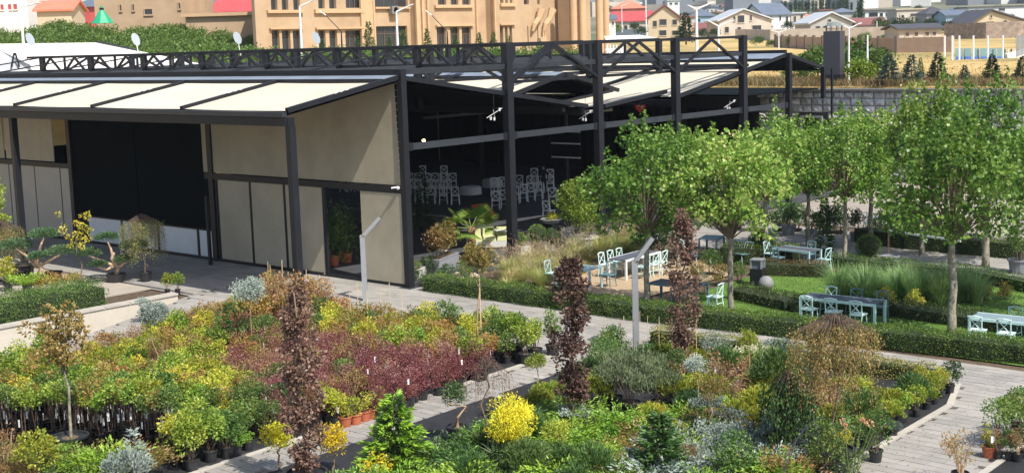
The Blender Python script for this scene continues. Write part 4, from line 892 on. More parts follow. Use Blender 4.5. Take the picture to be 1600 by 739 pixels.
for x0 in range(1570, 1600, 5): MB().beam(D(x0, 92, 128), D(x0, 77, 128), .1, .1).build('post', polem if x0 % 2 else steel, bc)
MB().beam(D(1572, 95, 127), D(1640, 76, 130), .4, 1.2).build('ramp_wall', whiteh, bc)
b = MB()
for i in range(14): x = 1588+i*2; b.beam(D(x, 90-i*.8, 120), D(x, 56, 120), .07, .07)
b.build('side_bars', mat('grey_bars', (.3, .32, .34), .5), bc)
# ------------------------------------------------------------ haze of a warm day
# ------------------------------------------------------------ pots
def potmesh(r, h, M, fill=True):
    b = MB(); b.use(M); b.lathe([(r*.78, 0), (r*.97, h*.9), (r*1.08, h*.9), (r*1.08, h), (r*.95, h), (r*.93, h*.9)], 14)
    b.use(soil_m); b.lathe([(r*.94, h*.88), (0, h*.92)], 14); return b.mesh('pot', None)
PB = potmesh(.15, .26, potb); PBL = potmesh(.24, .36, potb); PT = potmesh(.14, .22, pott); PXL = potmesh(.42, .5, potb); PGR = potmesh(.3, .42, mat('grey_pot', (.2, .21, .23), .6, 0, .1, 2)); PW = potmesh(.42, .45, mat('white_pot', (.5, .5, .48), .6, 0, .06, 2))
dkt = mat('dark_twig', (.10, .07, .055), .9); redt = mat('red_twig', (.20, .05, .05), .8); tant = mat('tan_twig', (.36, .25, .15), .8); cane = mat('bamboo_cane', (.55, .42, .25), .7, 0, .2, 4)
tagm = mat('plant_tag', (.8, .8, .8), .6)
SPEC = {}
def spec(key, nm, parts_fn, nvar=3): SPEC[key] = (nm, [parts_fn(i) for i in range(nvar)])
def shrubV(rx, rz, cz, nc, r, per, L, W_, **k): return clumps(ell(rx, rx, rz, cz, .35, k.pop('low', -.8)), nc, r, per, L, W_, **k)
LM = {
 'barberry': leafm('barberry_leaf', [(.13, .035, .04), (.22, .065, .07), (.30, .13, .12), (.27, .20, .12)], .3),
 'green': leafm('fresh_leaf', [(.07, .14, .015), (.15, .26, .03), (.27, .38, .05), (.42, .46, .09)], .35),
 'mid': leafm('mid_green_leaf', [(.04, .09, .02), (.09, .17, .035), (.16, .26, .055), (.26, .32, .09)], .3),
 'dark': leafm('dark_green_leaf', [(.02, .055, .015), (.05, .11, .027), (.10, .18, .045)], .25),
 'yelgr': leafm('yellow_green_leaf', [(.15, .23, .025), (.30, .37, .04), (.50, .50, .06), (.6, .5, .08)], .35),
 'autumn': leafm('autumn_leaf', [(.11, .16, .03), (.22, .25, .05), (.36, .29, .07), (.40, .21, .07), (.36, .14, .06)], .35),
 'brown': leafm('brown_dry_leaf', [(.16, .08, .035), (.30, .16, .07), (.38, .24, .11), (.18, .17, .05)], .3),
 'gold': leafm('gold_leaf', [(.5, .38, .02), (.75, .6, .03), (.85, .74, .06), (.34, .36, .03)], .3),
 'purple': leafm('purple_leaf', [(.045, .024, .02), (.09, .045, .036), (.15, .08, .06), (.20, .12, .09), (.27, .18, .14)], .25, .7),
 'mugo': leafm('mugo_needle', [(.08, .14, .02), (.18, .25, .03), (.33, .37, .04), (.48, .45, .06)], .15),
 'pine': leafm('pine_needle', [(.03, .075, .02), (.07, .14, .035), (.14, .23, .06)], .12),
 'blue': leafm('silver_blue_needle', [(.12, .18, .15), (.25, .31, .27), (.42, .48, .43)], .12),
 'lime': leafm('lime_juniper', [(.07, .17, .015), (.17, .32, .03), (.30, .46, .05)], .2),
 'grey': leafm('grey_green_leaf', [(.08, .12, .06), (.15, .20, .10), (.25, .30, .17)], .25),
 'orange': leafm('orange_green_leaf', [(.10, .11, .03), (.22, .20, .05), (.34, .20, .07), (.14, .16, .04)], .3),
}
def p_barb(i):
    V = clumps(lambda n: np.stack([rng.normal(0, .17, n), rng.normal(0, .17, n), rng.uniform(.34, .95, n)], 1), 32, .11, 24, .045, .03)
    return [('pot', PB), ('stem', twigs(MB(), 22, .72, .3, .007, .22, .003).mesh('stem', redt)), ('foliage', quads('foliage', V, LM['barberry']))]+([('tag', MB().box((.12, -.2, .8), (.05, .01, .14), .5).mesh('tag', tagm))] if i == 0 else [])
spec('barb', 'barberry', p_barb, 4)
def gen(key, nm, m_, rx, rz, cz, nc, r, per, L, W_, pot=PB, st=dkt, ns=8, sh=.5, nv=3, z0=.2, **k):
    def f(i): return ([('tag', MB().box((.15, -.12, cz), (.045, .01, .13), .9).mesh('tag', tagm))] if (i == 0 and pot) else [])+([('pot', pot)] if pot else [])+[('stem', twigs(MB(), ns, sh, rx*.8, .010, z0, .004).mesh('stem', st)), ('foliage', quads('foliage', shrubV(rx, rz, cz, nc, r, per, L, W_, **dict(k)), LM[m_]))]
    spec(key, nm, f, nv)
gen('green', 'leafy_shrub', 'green', .30, .32, .78, 26, .12, 34, .075, .045, sh=.7, ns=7, nv=4)
gen('yelgr', 'golden_green_shrub', 'yelgr', .30, .30, .75, 26, .12, 34, .07, .04, sh=.65, nv=3)
gen('autumn', 'autumn_shrub', 'autumn', .30, .30, .66, 28, .11, 34, .065, .035, sh=.55, nv=4)
gen('brown', 'twiggy_shrub', 'brown', .30, .34, .72, 24, .13, 22, .05, .03, sh=.75, ns=16, st=tant, nv=3)
gen('mid', 'shrub', 'mid', .32, .34, .72, 30, .12, 36, .06, .035, sh=.6, nv=3)
gen('dark', 'shrub', 'dark', .36, .36, .62, 34, .12, 40, .06, .035, sh=.5, nv=3)
gen('tall', 'tall_shrub', 'green', .26, .5, 1.05, 24, .13, 30, .085, .045, PBL, sh=1.1, nv=3)
gen('grey', 'willowy_shrub', 'grey', .34, .5, .95, 40, .12, 30, .075, .014, PBL, sh=.9, ns=14, up=1.2, out=.4, nv=2)
gen('small', 'small_shrub', 'lime', .17, .12, .36, 14, .07, 34, .045, .025, PB, sh=.15)
gen('ygpot', 'potted_shrub', 'yelgr', .12, .17, .40, 12, .07, 26, .05, .03, PT, sh=.3)
def needle(key, nm, m_, rx, rz, cz, nc, r, tn, L, pot=PB, nv=3, wid=.008, low=-.4, up=.6):
    def f(i):
        P = ell(rx, rx, rz, cz, .5, low)(nc*tn); A = unit(P-np.array([0, 0, cz-.15]))+np.array([0, 0, up]); P = P+rdir(len(P))*r*rng.uniform(0, 1, (len(P), 1))
        V = tufts(P, A, 9, L, wid, .6); return ([('pot', pot)] if pot else [])+[('stem', twigs(MB(), 6, cz, rx*.6, .014, .1, .006).mesh('stem', dkt)), ('foliage', quads('foliage', V, LM[m_]))]
    spec(key, nm, f, nv)
needle('mugo', 'mugo_pine', 'mugo', .34, .22, .50, 22, .12, 12, .10, wid=.016)
needle('pinem', 'dwarf_pine', 'pine', .36, .30, .55, 24, .12, 12, .12, wid=.014)
needle('blues', 'dwarf_blue_spruce', 'blue', .34, .22, .42, 24, .10, 12, .07, wid=.02)
def p_jun(i): # sprawling juniper: arching sprays
    V = []
    for k in range(34):
        a = rng.uniform(0, 6.28); L = rng.uniform(.3, .75); n = 34; t = rng.uniform(.1, 1, n); rr = L*t; z = .22+.34*np.sin(t*2.2)*rng.uniform(.5, 1.1)
        P = np.stack([np.cos(a)*rr, np.sin(a)*rr, z], 1)+rng.normal(0, .04, (n, 3)); A = np.array([math.cos(a), math.sin(a), .5])+rdir(n)*.8; V.append(leafq(P, A, .085, .028))
    return np.concatenate(V)
spec('juni', 'juniper', lambda i: [('pot', PB), ('foliage', quads('foliage', p_jun(i), LM['lime'] if i % 2 else LM['lime']))], 3)
spec('junid', 'juniper', lambda i: [('pot', PB), ('foliage', quads('foliage', p_jun(i), LM['pine']))], 2)
spec('junib', 'juniper', lambda i: [('pot', PB), ('foliage', quads('foliage', p_jun(i), LM['blue']))], 2)
spec('junio', 'juniper', lambda i: [('pot', PB), ('foliage', quads('foliage', p_jun(i), LM['orange']))], 2)
def plant(key, x, y, sc=1, label=None, cat='shrub', group=None, var=None, z=None, nm=None, dz=0):
    n_, vs = SPEC[key]; v = vs[random.randrange(len(vs)) if var is None else var % len(vs)]
    t = thing(nm or n_, label, cat, (x, y, (site(x, y) if z is None else z)+.02+dz), random.uniform(0, 6.28), group, sc)
    for a, me in v: link(a, me, t)
    return t
# black bagged stock at the left: bare stems with tags
gB = 'bare-stemmed saplings in black bags at the left'
def p_bag(i):
    b = MB(); 
    for k in range(4): x, y = random.uniform(-.1, .1), random.uniform(-.1, .1); b.tube([(x, y, .3), (x+random.uniform(-.1, .1), y, .9), (x+random.uniform(-.15, .15), y, 1.35)], [.013, .009, .005], 5)
    g = MB(); g.box((.12, -.1, .75), (.05, .012, .2), 1)
    V = clumps(ell(.28, .28, .22, 1.35, .3), 16, .12, 28, .08, .045)
    return [('bag', potmesh(.17, .42, mat('bag_plastic', (.012, .012, .014), .25))), ('stem', b.mesh('stem', dkt)), ('tag', g.mesh('tag', tagm)), ('foliage', quads('foliage', V, LM[('green', 'mid', 'autumn', 'green', 'yelgr')[i]]))]
spec('bag', 'sapling', p_bag, 5)
# ------------------------------------------------------------ fill the beds, pot by pot
def pinp(poly, x, y): return inpoly(poly, x, y)
def where1(u, v):
    x = pix((u, v, .4))[0]
    a = 'rear rows' if u > -8.6 else ('middle rows' if u > -11.6 else ('front rows' if u > -14.5 else 'nearest rows'))
    b = min((abs(x-c), n) for c, n in ((60, 'by the left tall sapling'), (180, 'left of the ramp spruce'), (260, 'near the ramp spruce ball'), (350, 'around the small pine'), (430, 'just left of the purple tree'), (520, 'just right of the purple tree'), (620, 'in the centre of the bed'), (720, 'near the staked tree'), (830, 'by the path corner')))[1]
    return a+' '+b
def where2(u, v):
    x = pix((u, v, .4))[0]
    a = 'back rows' if u > -6 else ('middle rows' if u > -9 else ('front rows' if u > -12 else 'nearest rows'))
    b = min((abs(x-c), n) for c, n in ((560, 'beside the middle path'), (660, 'near the cone pine'), (780, 'near the gold ball'), (880, 'by the tub tree'), (985, 'below the metal lamp'), (1080, 'below the narrow purple tree'), (1170, 'under the high globe'), (1270, 'by the drooping tree'), (1370, 'right of the drooping tree'), (1450, 'at the right corner')))[1]
    return a+' '+b
R_red = [(330, 500), (440, 500), (500, 528), (600, 545), (740, 562), (860, 572), (830, 600), (690, 625), (600, 655), (500, 655), (430, 650), (380, 612), (350, 580)]
R_yel = [(470, 462), (560, 450), (870, 490), (900, 560), (740, 552), (600, 536), (500, 522), (420, 485)]
R_or = [(405, 400), (560, 420), (575, 470), (480, 505), (400, 505)]
SKIP = [G(750, 562), G(900, 690), G(1300, 730), G(110, 712), G(992, 545)]
grp = {'barb': 'barberry pots in the red block of the left bed', 'autumn': 'yellow-orange shrubs along the back of the left bed', 'green': 'fresh green shrubs in the left bed', 'yelgr': 'yellow-green shrubs in the left bed', 'brown': 'dry brown shrubs in the left bed', 'mid': 'mid green shrubs in the left bed', 'juni': 'lime junipers', 'tall': 'tall green shrubs'}
l2 = {'mugo': ('yellow-green dwarf mugo pine mound in the right bed', 'dwarf mugo pines in the right bed', 'pine'), 'pinem': ('dark green dwarf pine in the right bed', 'dark dwarf pines in the right bed', 'pine'), 'blues': ('silvery blue dwarf spruce in the right bed', 'dwarf blue spruces in the right bed', 'spruce'),
      'juni': ('bright lime sprawling juniper in the right bed', 'lime junipers in the right bed', 'juniper'), 'junid': ('dark green sprawling juniper in the right bed', 'dark junipers in the right bed', 'juniper'), 'junib': ('silvery blue sprawling juniper in the right bed', 'blue junipers in the right bed', 'juniper'),
      'junio': ('juniper with orange-brown tips in the right bed', 'orange-tipped junipers in the right bed', 'juniper'), 'brown': ('dry brown twiggy shrub in the right bed', 'dry brown shrubs in the right bed', 'shrub'), 'small': ('small bright green mound in the right bed', 'small green mounds in the right bed', 'shrub'),
      'mid': ('mid green leafy shrub in the right bed', 'mid green shrubs in the right bed', 'shrub'), 'yelgr': ('yellow-green leafy shrub in the right bed', 'yellow-green shrubs in the right bed', 'shrub')}
lab1 = {'barb': 'potted deep red barberry', 'autumn': 'potted shrub turning yellow and orange', 'green': 'leafy fresh green potted shrub', 'yelgr': 'yellow-green potted shrub', 'brown': 'dry brown twiggy potted shrub', 'mid': 'mid green potted shrub', 'dark': 'dark green potted shrub', 'tall': 'tall fresh green shrub', 'juni': 'low lime juniper', 'bag': 'sapling in a black bag', 'small': 'small bright green mound'}
random.seed(21)
cnt = 0
for i, u in enumerate(np.arange(-20.5, -5.6, .55)):
    for v in np.arange(-11.6, 3.5, .52):
        uu = u+random.uniform(-.1, .1); vv = v+(.26 if i % 2 else 0)+random.uniform(-.08, .08)
        if not inpoly(bed1, uu, vv) or not inpoly(bed1, uu+.25, vv-.25) and vv < -10.8: continue
        if any(math.hypot(uu-s[0], vv-s[1]) < .5 for s in SKIP): continue
        x, y, d = pix((uu, vv, site(uu, vv)+.6))
        if x < -40 or y > 830: continue
        gy = pix((uu, vv, site(uu, vv)))[1]
        if pinp(R_or, x, y): k = random.choice(('brown', 'brown', 'autumn'))
        elif pinp(R_red, x, y): k = random.choice(('barb',)*(11 if x > 420 else 4)+('brown', 'autumn', 'mid', 'brown'))
        elif pinp(R_yel, x, y) or y < 500: k = random.choice(('autumn', 'autumn', 'autumn', 'yelgr', 'mid')) if x < 770 else random.choice(('mid', 'green', 'mid'))
        elif x > 440 and y > 640: continue
        elif x > 370 and y > 618: k = 'mid'
        elif x < 285 and gy > 740: k = random.choice(('juni', 'junid', 'small', 'junio', 'juni'))
        elif x < 285 and gy > 704: continue
        elif x < 285 and gy > 640: k = 'bag'
        elif x > 250 and y > 640: k = random.choice(('green', 'yelgr', 'mid'))
        elif x < 240 and y < 615: k = random.choice(('tall', 'green', 'bag', 'bag', 'yelgr')) if x < 110 else random.choice(('brown', 'brown', 'green', 'yelgr', 'autumn'))
        elif x < 240 : k = random.choice(('bag', 'bag', 'bag', 'bag', 'tall'))
        else: k = random.choice(('yelgr', 'green', 'brown', 'autumn', 'autumn'))
        if 440 < x < 600 and 625 < y < 665 and vv < -9.8: continue
        s_ = random.uniform(.82, 1.15)*(1.25 if k == 'tall' else (1.55 if pinp(R_or, x, y) else 1))
        plant(k, uu, vv, s_, lab1.get(k, l2[k][0].replace(' in the right bed', '') if k in l2 else 'shrub')+', '+where1(uu, vv), 'shrub', grp.get(k, 'saplings in black bags')); cnt += 1
print('bed1', cnt)
for r_, (x0, y0, x1, y1, n) in enumerate(((20, 625, 200, 640, 11), (90, 645, 260, 668, 10), (150, 668, 270, 690, 8))):
    for i in range(n):
        u, v, z = G(x0+(x1-x0)*i/(n-1)+random.uniform(-5, 5), y0+(y1-y0)*i/(n-1)+20); plant('bag', u, v, random.uniform(.8, 1.05), 'leafy sapling with white tag in a black bag, '+where1(u, v), 'sapling', gB)
# edge rows along the near path
row = [(868, 552), (842, 556), (826, 566), (760, 590), (748, 592), (722, 603), (712, 607), (690, 615), (665, 622), (652, 626), (645, 632), (600, 652), (636, 638)]
for i, (px, py) in enumerate(row): u, v, z = G(px, py+4); plant('tall' if px > 800 else 'barb', u, v+.1, (.8 if px > 800 else .95)*random.uniform(.9, 1.1), ('leafy green shrub in a black pot at the path corner of the left bed' if px > 800 else 'red barberry in a black pot on the path edge of the left bed'), 'shrub', 'edge row of pots along the middle path')
tl_ = ['nearest the dark black pots', 'second from the left', 'third from the left', 'fourth from the left', 'fifth from the left', 'at the right end of its row']
for i, (px, py) in enumerate(((540, 667), (556, 663), (570, 658), (582, 654), (593, 649))):
    u, v, z = G(px, py); plant('ygpot', u, v, 1.12, 'yellow-green plant in a terracotta pot, '+tl_[i if i < 4 else 5], 'potted plant', 'terracotta pots at the path edge')
for i, (px, py) in enumerate(((514, 662), (526, 668), (504, 655))): u, v, z = G(px, py); plant('yelgr', u, v, .8, ['yellow-green shrub in black pot behind the terracotta row', 'yellow-green shrub in black pot left of the first terracotta pot', 'leftmost yellow-green shrub in black pot near the terracotta row'][i], 'potted plant')
for i, (px, py) in enumerate(((275, 728), (300, 736), (330, 722), (356, 716), (424, 668), (400, 672), (440, 664))): u, v, z = G(px, py); plant(('yelgr', 'green', 'green', 'mid', 'dark', 'dark', 'dark')[i], u, v, 1.0, ['yellow-green shrub in a big black pot, bottom left of the middle path', 'shrub with pale bare stems in a big black pot at the picture bottom', 'green shrub with pale stems in a large pot near the path', 'leafy shrub in a black pot near the lower path end', 'dark green shrub at the path bend, right one', 'dark green shrub at the path bend, middle one', 'dark green shrub at the path bend beside the purple tree'][i], 'shrub')
u, v, z = G(368, 712); plant('small', u, v, 1.1, 'small bright green mound in a black pot on the lower path edge', 'potted plant'); u, v, z = G(388, 704); plant('small', u, v, .8, 'tiny green plant in a black pot beside the bright mound', 'potted plant')
# bamboo canes standing in the orange shrubs
for i, (px, py) in enumerate(((418, 415), (424, 420), (440, 412), (462, 425), (478, 430), (500, 440), (548, 470), (558, 455), (572, 470), (595, 462), (608, 455), (628, 470), (520, 450))):
    u, v, z = G(px+3, py+62); o = MB().tube([(0, 0, 0), (random.uniform(-.05, .05), 0, 1.55)], .012, 5).build('cane', cane, None, (u, v, z)); name_(o, 'bamboo cane standing among the dry orange shrubs', 'cane', 'bamboo canes in the orange shrubs')
# bed 2 fill
random.seed(33)
def k2(x, y):
    if x > 1330: return random.choice(('mugo', 'mugo', 'small', 'pinem', 'yelgr'))
    if x < 960 and y > 640: return random.choice(('juni', 'juni', 'juni', 'pinem')) if x > 850 else random.choice(('junid', 'junid', 'pinem', 'juni'))
    if x < 860: return random.choice(('junid', 'mugo', 'pinem', 'mugo'))
    if x < 1000 and y < 620: return random.choice(('mugo', 'pinem', 'mid'))
    if 1130 < x < 1300 and y < 590: return random.choice(('pinem', 'pinem', 'mugo', 'blues', 'yelgr'))
    if y > 690: return random.choice(('blues', 'juni', 'junib', 'junio'))
    return random.choice(('mugo', 'mugo', 'mugo', 'pinem', 'junio', 'blues', 'brown', 'juni', 'junid'))
GAP = [(940, 575), (1010, 600), (1010, 668), (880, 650), (860, 620)]
cnt = 0
for i, u in enumerate(np.arange(-20, -2.6, .66)):
    for v in np.arange(-23, -12.8, .64):
        uu = u+random.uniform(-.13, .13); vv = v+(.32 if i % 2 else 0)+random.uniform(-.12, .12)
        if not inpoly(bed2, uu, vv) or not inpoly(bed2, uu+.3, vv): continue
        x, y, d = pix((uu, vv, .35))
        if x < 300 or y > 790: continue
        xb, yb_, _d = pix((uu, vv, 0))
        if xb > 1490-(yb_-632)*1.34-42: continue
        if any(math.hypot(uu-s[0], vv-s[1]) < .55 for s in SKIP): continue
        if pix((uu, vv, .85))[1] < np.interp(x, [300, 380, 470, 537, 640, 736, 800, 870, 930, 960], [830, 790, 745, 718, 678, 650, 612, 575, 548, 400]): continue
        if x > 960 and pix((uu, vv, .85))[1] < np.interp(x, [960, 1000, 1100, 1200, 1300, 1400, 1480], [530, 534, 545, 557, 570, 580, 594]): continue
        if pinp([(925, 580), (1040, 600), (1050, 655), (950, 650), (880, 640)], x, y) and random.random() < .8: continue
        k = k2(x, y); a = l2[k]; plant(k, uu, vv, random.uniform(.8, 1.25), a[0].replace(' in the right bed', '')+', '+where2(uu, vv), a[2], a[1]); cnt += 1
print('bed2', cnt)
for i, (px, py) in enumerate(((1432, 652), (1448, 640), (1460, 632), (1425, 630), (1440, 622), (1456, 618), (1470, 622))): u, v, z = G(px, py); plant('mugo' if i % 2 else 'yelgr', u, v, .7, 'lime-tipped shrub in a black pot at the right corner of the right bed', 'potted shrub', 'corner pots of the right bed')
u, v, z = G(1405, 660); plant('small', u, v, 1.5, 'low bright green mound near the right kerb', 'potted shrub'); u, v, z = G(1397, 682); plant('blues', u, v, .5, 'small silvery blue spruce in a pot near the right kerb', 'spruce'); u, v, z = G(1484, 615); plant('dark', u, v, .8, 'dark green shrub on the very corner of the right bed', 'shrub')
for i, (px, py) in enumerate(((1545, 715), (1560, 718), (1576, 720), (1590, 722), (1600, 716))): u, v, z = G(px, py); plant(('ygpot', 'brown', 'mid', 'brown', 'mid')[i], u, v, (1.1, .6, .6, .7, .7)[i], ['yellow flowering plant in a red pot at the lower right', 'twiggy plant right of the yellow flowering one', 'green plant in the lower right corner bed', 'brown twiggy plant near the right edge', 'leafy plant cut by the right edge'][i], 'potted plant')
for i, (px, py) in enumerate(((1560, 700), (1578, 695), (1596, 690), (1590, 680))): u, v, z = G(px, py); plant('mid', u, v, 1.0, ['grey-green bush behind the yellow flowering plant', 'open green bush in the lower right bed', 'green bush at the right edge', 'loose green bush furthest back in the lower right bed'][i], 'shrub')
# ------------------------------------------------------------ clipped hedges
def hedge(nm, label, pts, w, h, leafmat, dens=260, zf=site, L=.05, base=0, rough=1., solid=(.02, .035, .012)):
    t = thing(nm, label, 'hedge'); b = MB(); V = []
    for (a, c) in zip(pts[:-1], pts[1:]):
        ax, ay = a; dx, dy = c[0]-ax, c[1]-ay; Ln = math.hypot(dx, dy); ex, ey = dx/Ln, dy/Ln; nx, ny = -ey, ex; seg = max(1, int(Ln/1.2))
        for k in range(seg):
            p = (ax+dx*k/seg, ay+dy*k/seg); q = (ax+dx*(k+1)/seg+ex*.02, ay+dy*(k+1)/seg+ey*.02); b.beam((*p, zf(*p)+base+h/2-.04), (*q, zf(*q)+base+h/2-.04), w-.16, h-.1)
        n = int(Ln*(w+2*h)*dens); s_ = rng.uniform(0, Ln, n); q = rng.uniform(0, w+2*h, n)
        off = np.where(q < h, -w/2, np.where(q < h+w, q-h-w/2, w/2)); zz = np.where(q < h, q, np.where(q < h+w, h, q-h-w))
        wob = rough*(.035*np.sin(s_*3.1+off*3)+.02*np.sin(s_*9+off*7+zz*5)); j = rng.normal(0, .03*rough, n)
        P = np.stack([ax+ex*s_+nx*off, ay+ey*s_+ny*off, zz], 1); N_ = np.where(((q > h) & (q < h+w))[:, None], np.array([[0, 0, 1.]]), np.sign(off)[:, None]*np.array([[nx, ny, 0]]))
        P += N_*(j+wob)[:, None]; P[:, 2] += base+np.array([zf(x, y) for x, y in P[:, :2]])
        V.append(leafq(P, N_*.7+rdir(n)*.8+np.array([0, 0, .35]), L, L*.55))
    b.build('core', mat('hedge_core', solid, .95), t); link('foliage', quads('foliage', np.concatenate(V), leafmat), t); return t
yew = leafm('hedge_leaf', [(.035, .08, .012), (.08, .15, .02), (.15, .23, .035), (.25, .32, .06)], .25)
def Gp(*a): return [G(x, y)[:2] for x, y in a]
hedge('hedge', 'long clipped green hedge running along the far side of the main path', [(.15, -.9), (.15, -5), (.15, -10.7), (.75, -16.5), (1.35, -22.4), (2.2, -30)], .8, .56, yew, 1000)
hedge('hedge', 'low yellowish clipped hedge along the back edge of the right bed', [(-2.35, -12.7), (-2.3, -17), (-2.2, -21.3)], .5, .45, leafm('hedge_yellow_leaf', [(.05, .09, .012), (.12, .17, .02), (.22, .24, .04), (.3, .26, .07)], .25), 900)
hedge('hedge', 'lower dark hedge bordering the lawn behind the front hedge', Gp((1150, 464), (1238, 484), (1400, 492))+[(4.6, -21), (4.9, -30)], .9, .42, leafm('hedge_dark_leaf', [(.012, .035, .008), (.03, .06, .012), (.06, .10, .02), (.10, .09, .03)], .2), 600)
hedge('hedge', 'reddish low hedge in front of the four-seat table', Gp((1180, 428), (1292, 432)), .8, .5, leafm('hedge_red_leaf', [(.08, .05, .02), (.16, .09, .04), (.08, .10, .02), (.24, .12, .06)], .25), 600)
hedge('hedge', 'low dark hedge across the terrace behind the tall grass', Gp((1300, 415), (1390, 425), (1520, 437), (1640, 462)), .7, .45, yew, 400)
hedge('hedge', 'square dark hedge behind the bench seats', Gp((1130, 408), (1250, 412)), 1.2, .7, yew, 400)
hedge('hedge', 'hedge block under the trees at the back of the far path', Gp((1345, 378), (1420, 388), (1600, 405)), 1.0, .7, yew, 320)
hedge('hedge', 'dark shrubby hedge on the raised strip above the ramp wall', [(-8.6, 7.3), (-13, 7.3), (-20, 7.4), (-26, 7.4)], 1.5, .8, LM['mid'], 900, rough=2.6, L=.06, zf=lambda a, c: 0)
# a sea of ground cover left of the pergola corner
def grassthing(nm, label, px, py, h, spread, n, M, group=None, sc=1, droop=.6, wid=.012, cat='grass clump'):
    u, v, z = G(px, py); t = name_(link(nm, GM[nm+M][0] if random.random() < .5 else GM[nm+M][1], None, (u, v, z), random.uniform(0, 6.28), sc), label, cat, group); return t
gm_f = leafm('fountain_grass_blade', [(.12, .20, .04), (.26, .34, .07), (.42, .42, .15), (.55, .42, .24)], .35); gm_p = leafm('plume', [(.4, .28, .18), (.52, .4, .26), (.62, .52, .36)], .3); gm_r = leafm('reed_blade', [(.06, .13, .04), (.14, .25, .07), (.27, .4, .15), (.45, .54, .3)], .3)
def fount():
    me = blade_mesh('blades', blades(420, .75, .6, .012, .12, .7), gm_f); n = 60; a = rng.uniform(0, 6.28, n); r = rng.uniform(.2, .6, n); P = np.stack([np.cos(a)*r, np.sin(a)*r, rng.uniform(.6, .95, n)], 1)
    A = np.stack([np.cos(a), np.sin(a), np.ones(n)*.9], 1); P = np.repeat(P, 14, 0)+np.repeat(unit(A), 14, 0)*rng.uniform(0, .13, (n*14, 1)); return me, quads('plumes', leafq(P, np.repeat(A, 14, 0)+rdir(n*14)*.5, .035, .006), gm_p)
FN = [fount() for _ in range(3)]; RD = [blade_mesh('blades', blades(520, 1.35, .75, .016, .2, .55), gm_r) for _ in range(2)]
random.seed(4)
fl = []
for i in range(64):
    q = i/45; px = random.uniform(790, 1010); py = 452-(px-790)*.27+random.uniform(-28, 12)
    if px > 860 and py > 440: continue
    if inpoly(Gp((950, 405), (1060, 405), (1060, 450), (940, 440)), *G(px, py)[:2]): continue
    u, v, z = G(px, py); t = thing('fountain_grass_clump', 'fountain grass with buff plumes, '+('near the second tall column' if px < 830 else 'left of the small blue table' if px < 880 else 'behind the small blue table' if px < 940 else 'behind the mint chairs')+(', front edge' if py > 425 else ', rear edge' if py < 400 else ''), 'ornamental grass', (u, v, z), random.uniform(0, 6.28), 'fountain grasses beside the pergola', random.uniform(.9, 1.35)); k = FN[i % 3]; link('blades', k[0], t); link('plumes', k[1], t)
for i, (px, py, s_) in enumerate(((1310, 470, 1.15), (1335, 462, 1.0), (1352, 476, 1.2), (1380, 468, 1.0), (1400, 474, 1.1), (1428, 478, 1.25), (1450, 470, 1.0), (1470, 482, 1.15), (1500, 470, 1.1), (1525, 474, 1.0), (1360, 455, .9), (1415, 460, 1.))):
    u, v, z = G(px, py); t = thing('reed_grass_clump', 'tall blue-green reed grass clump behind the six-chair table, '+['leftmost', 'second from left', 'front left', 'middle left', 'centre', 'largest, centre right', 'rear centre right', 'front right of centre', 'just right of the trunk', 'rightmost', 'rear left', 'rear centre'][i], 'ornamental grass', (u, v, z), random.uniform(0, 6.28), 'tall reed grasses', s_); link('blades', RD[i % 2], t)
# lawn blades and low plants
def bladesfield(nm, poly, n, h, M, label):
    us = [p[0] for p in poly]; vs_ = [p[1] for p in poly]; P = []
    while len(P) < n:
        a = rng.uniform(min(us), max(us)); c = rng.uniform(max(min(vs_), -24), max(vs_))
        if inpoly(poly, a, c): P.append((a, c, site(a, c)))
    P = np.array(P); name_(link(nm, quads(nm, leafq(P, np.array([0, 0, 1.])+rdir(n)*.5, h, h*.22), M)), label, 'grass', kind='stuff')
bladesfield('lawn_grass', [(1, -9.7), (8.6, -9.3), (12.8, -13), (12.8, -24), (1, -24)], 26000, .07, leafm('lawn_blade', [(.06, .14, .015), (.10, .20, .025), (.15, .26, .04)], .3), 'short bright green lawn grass')
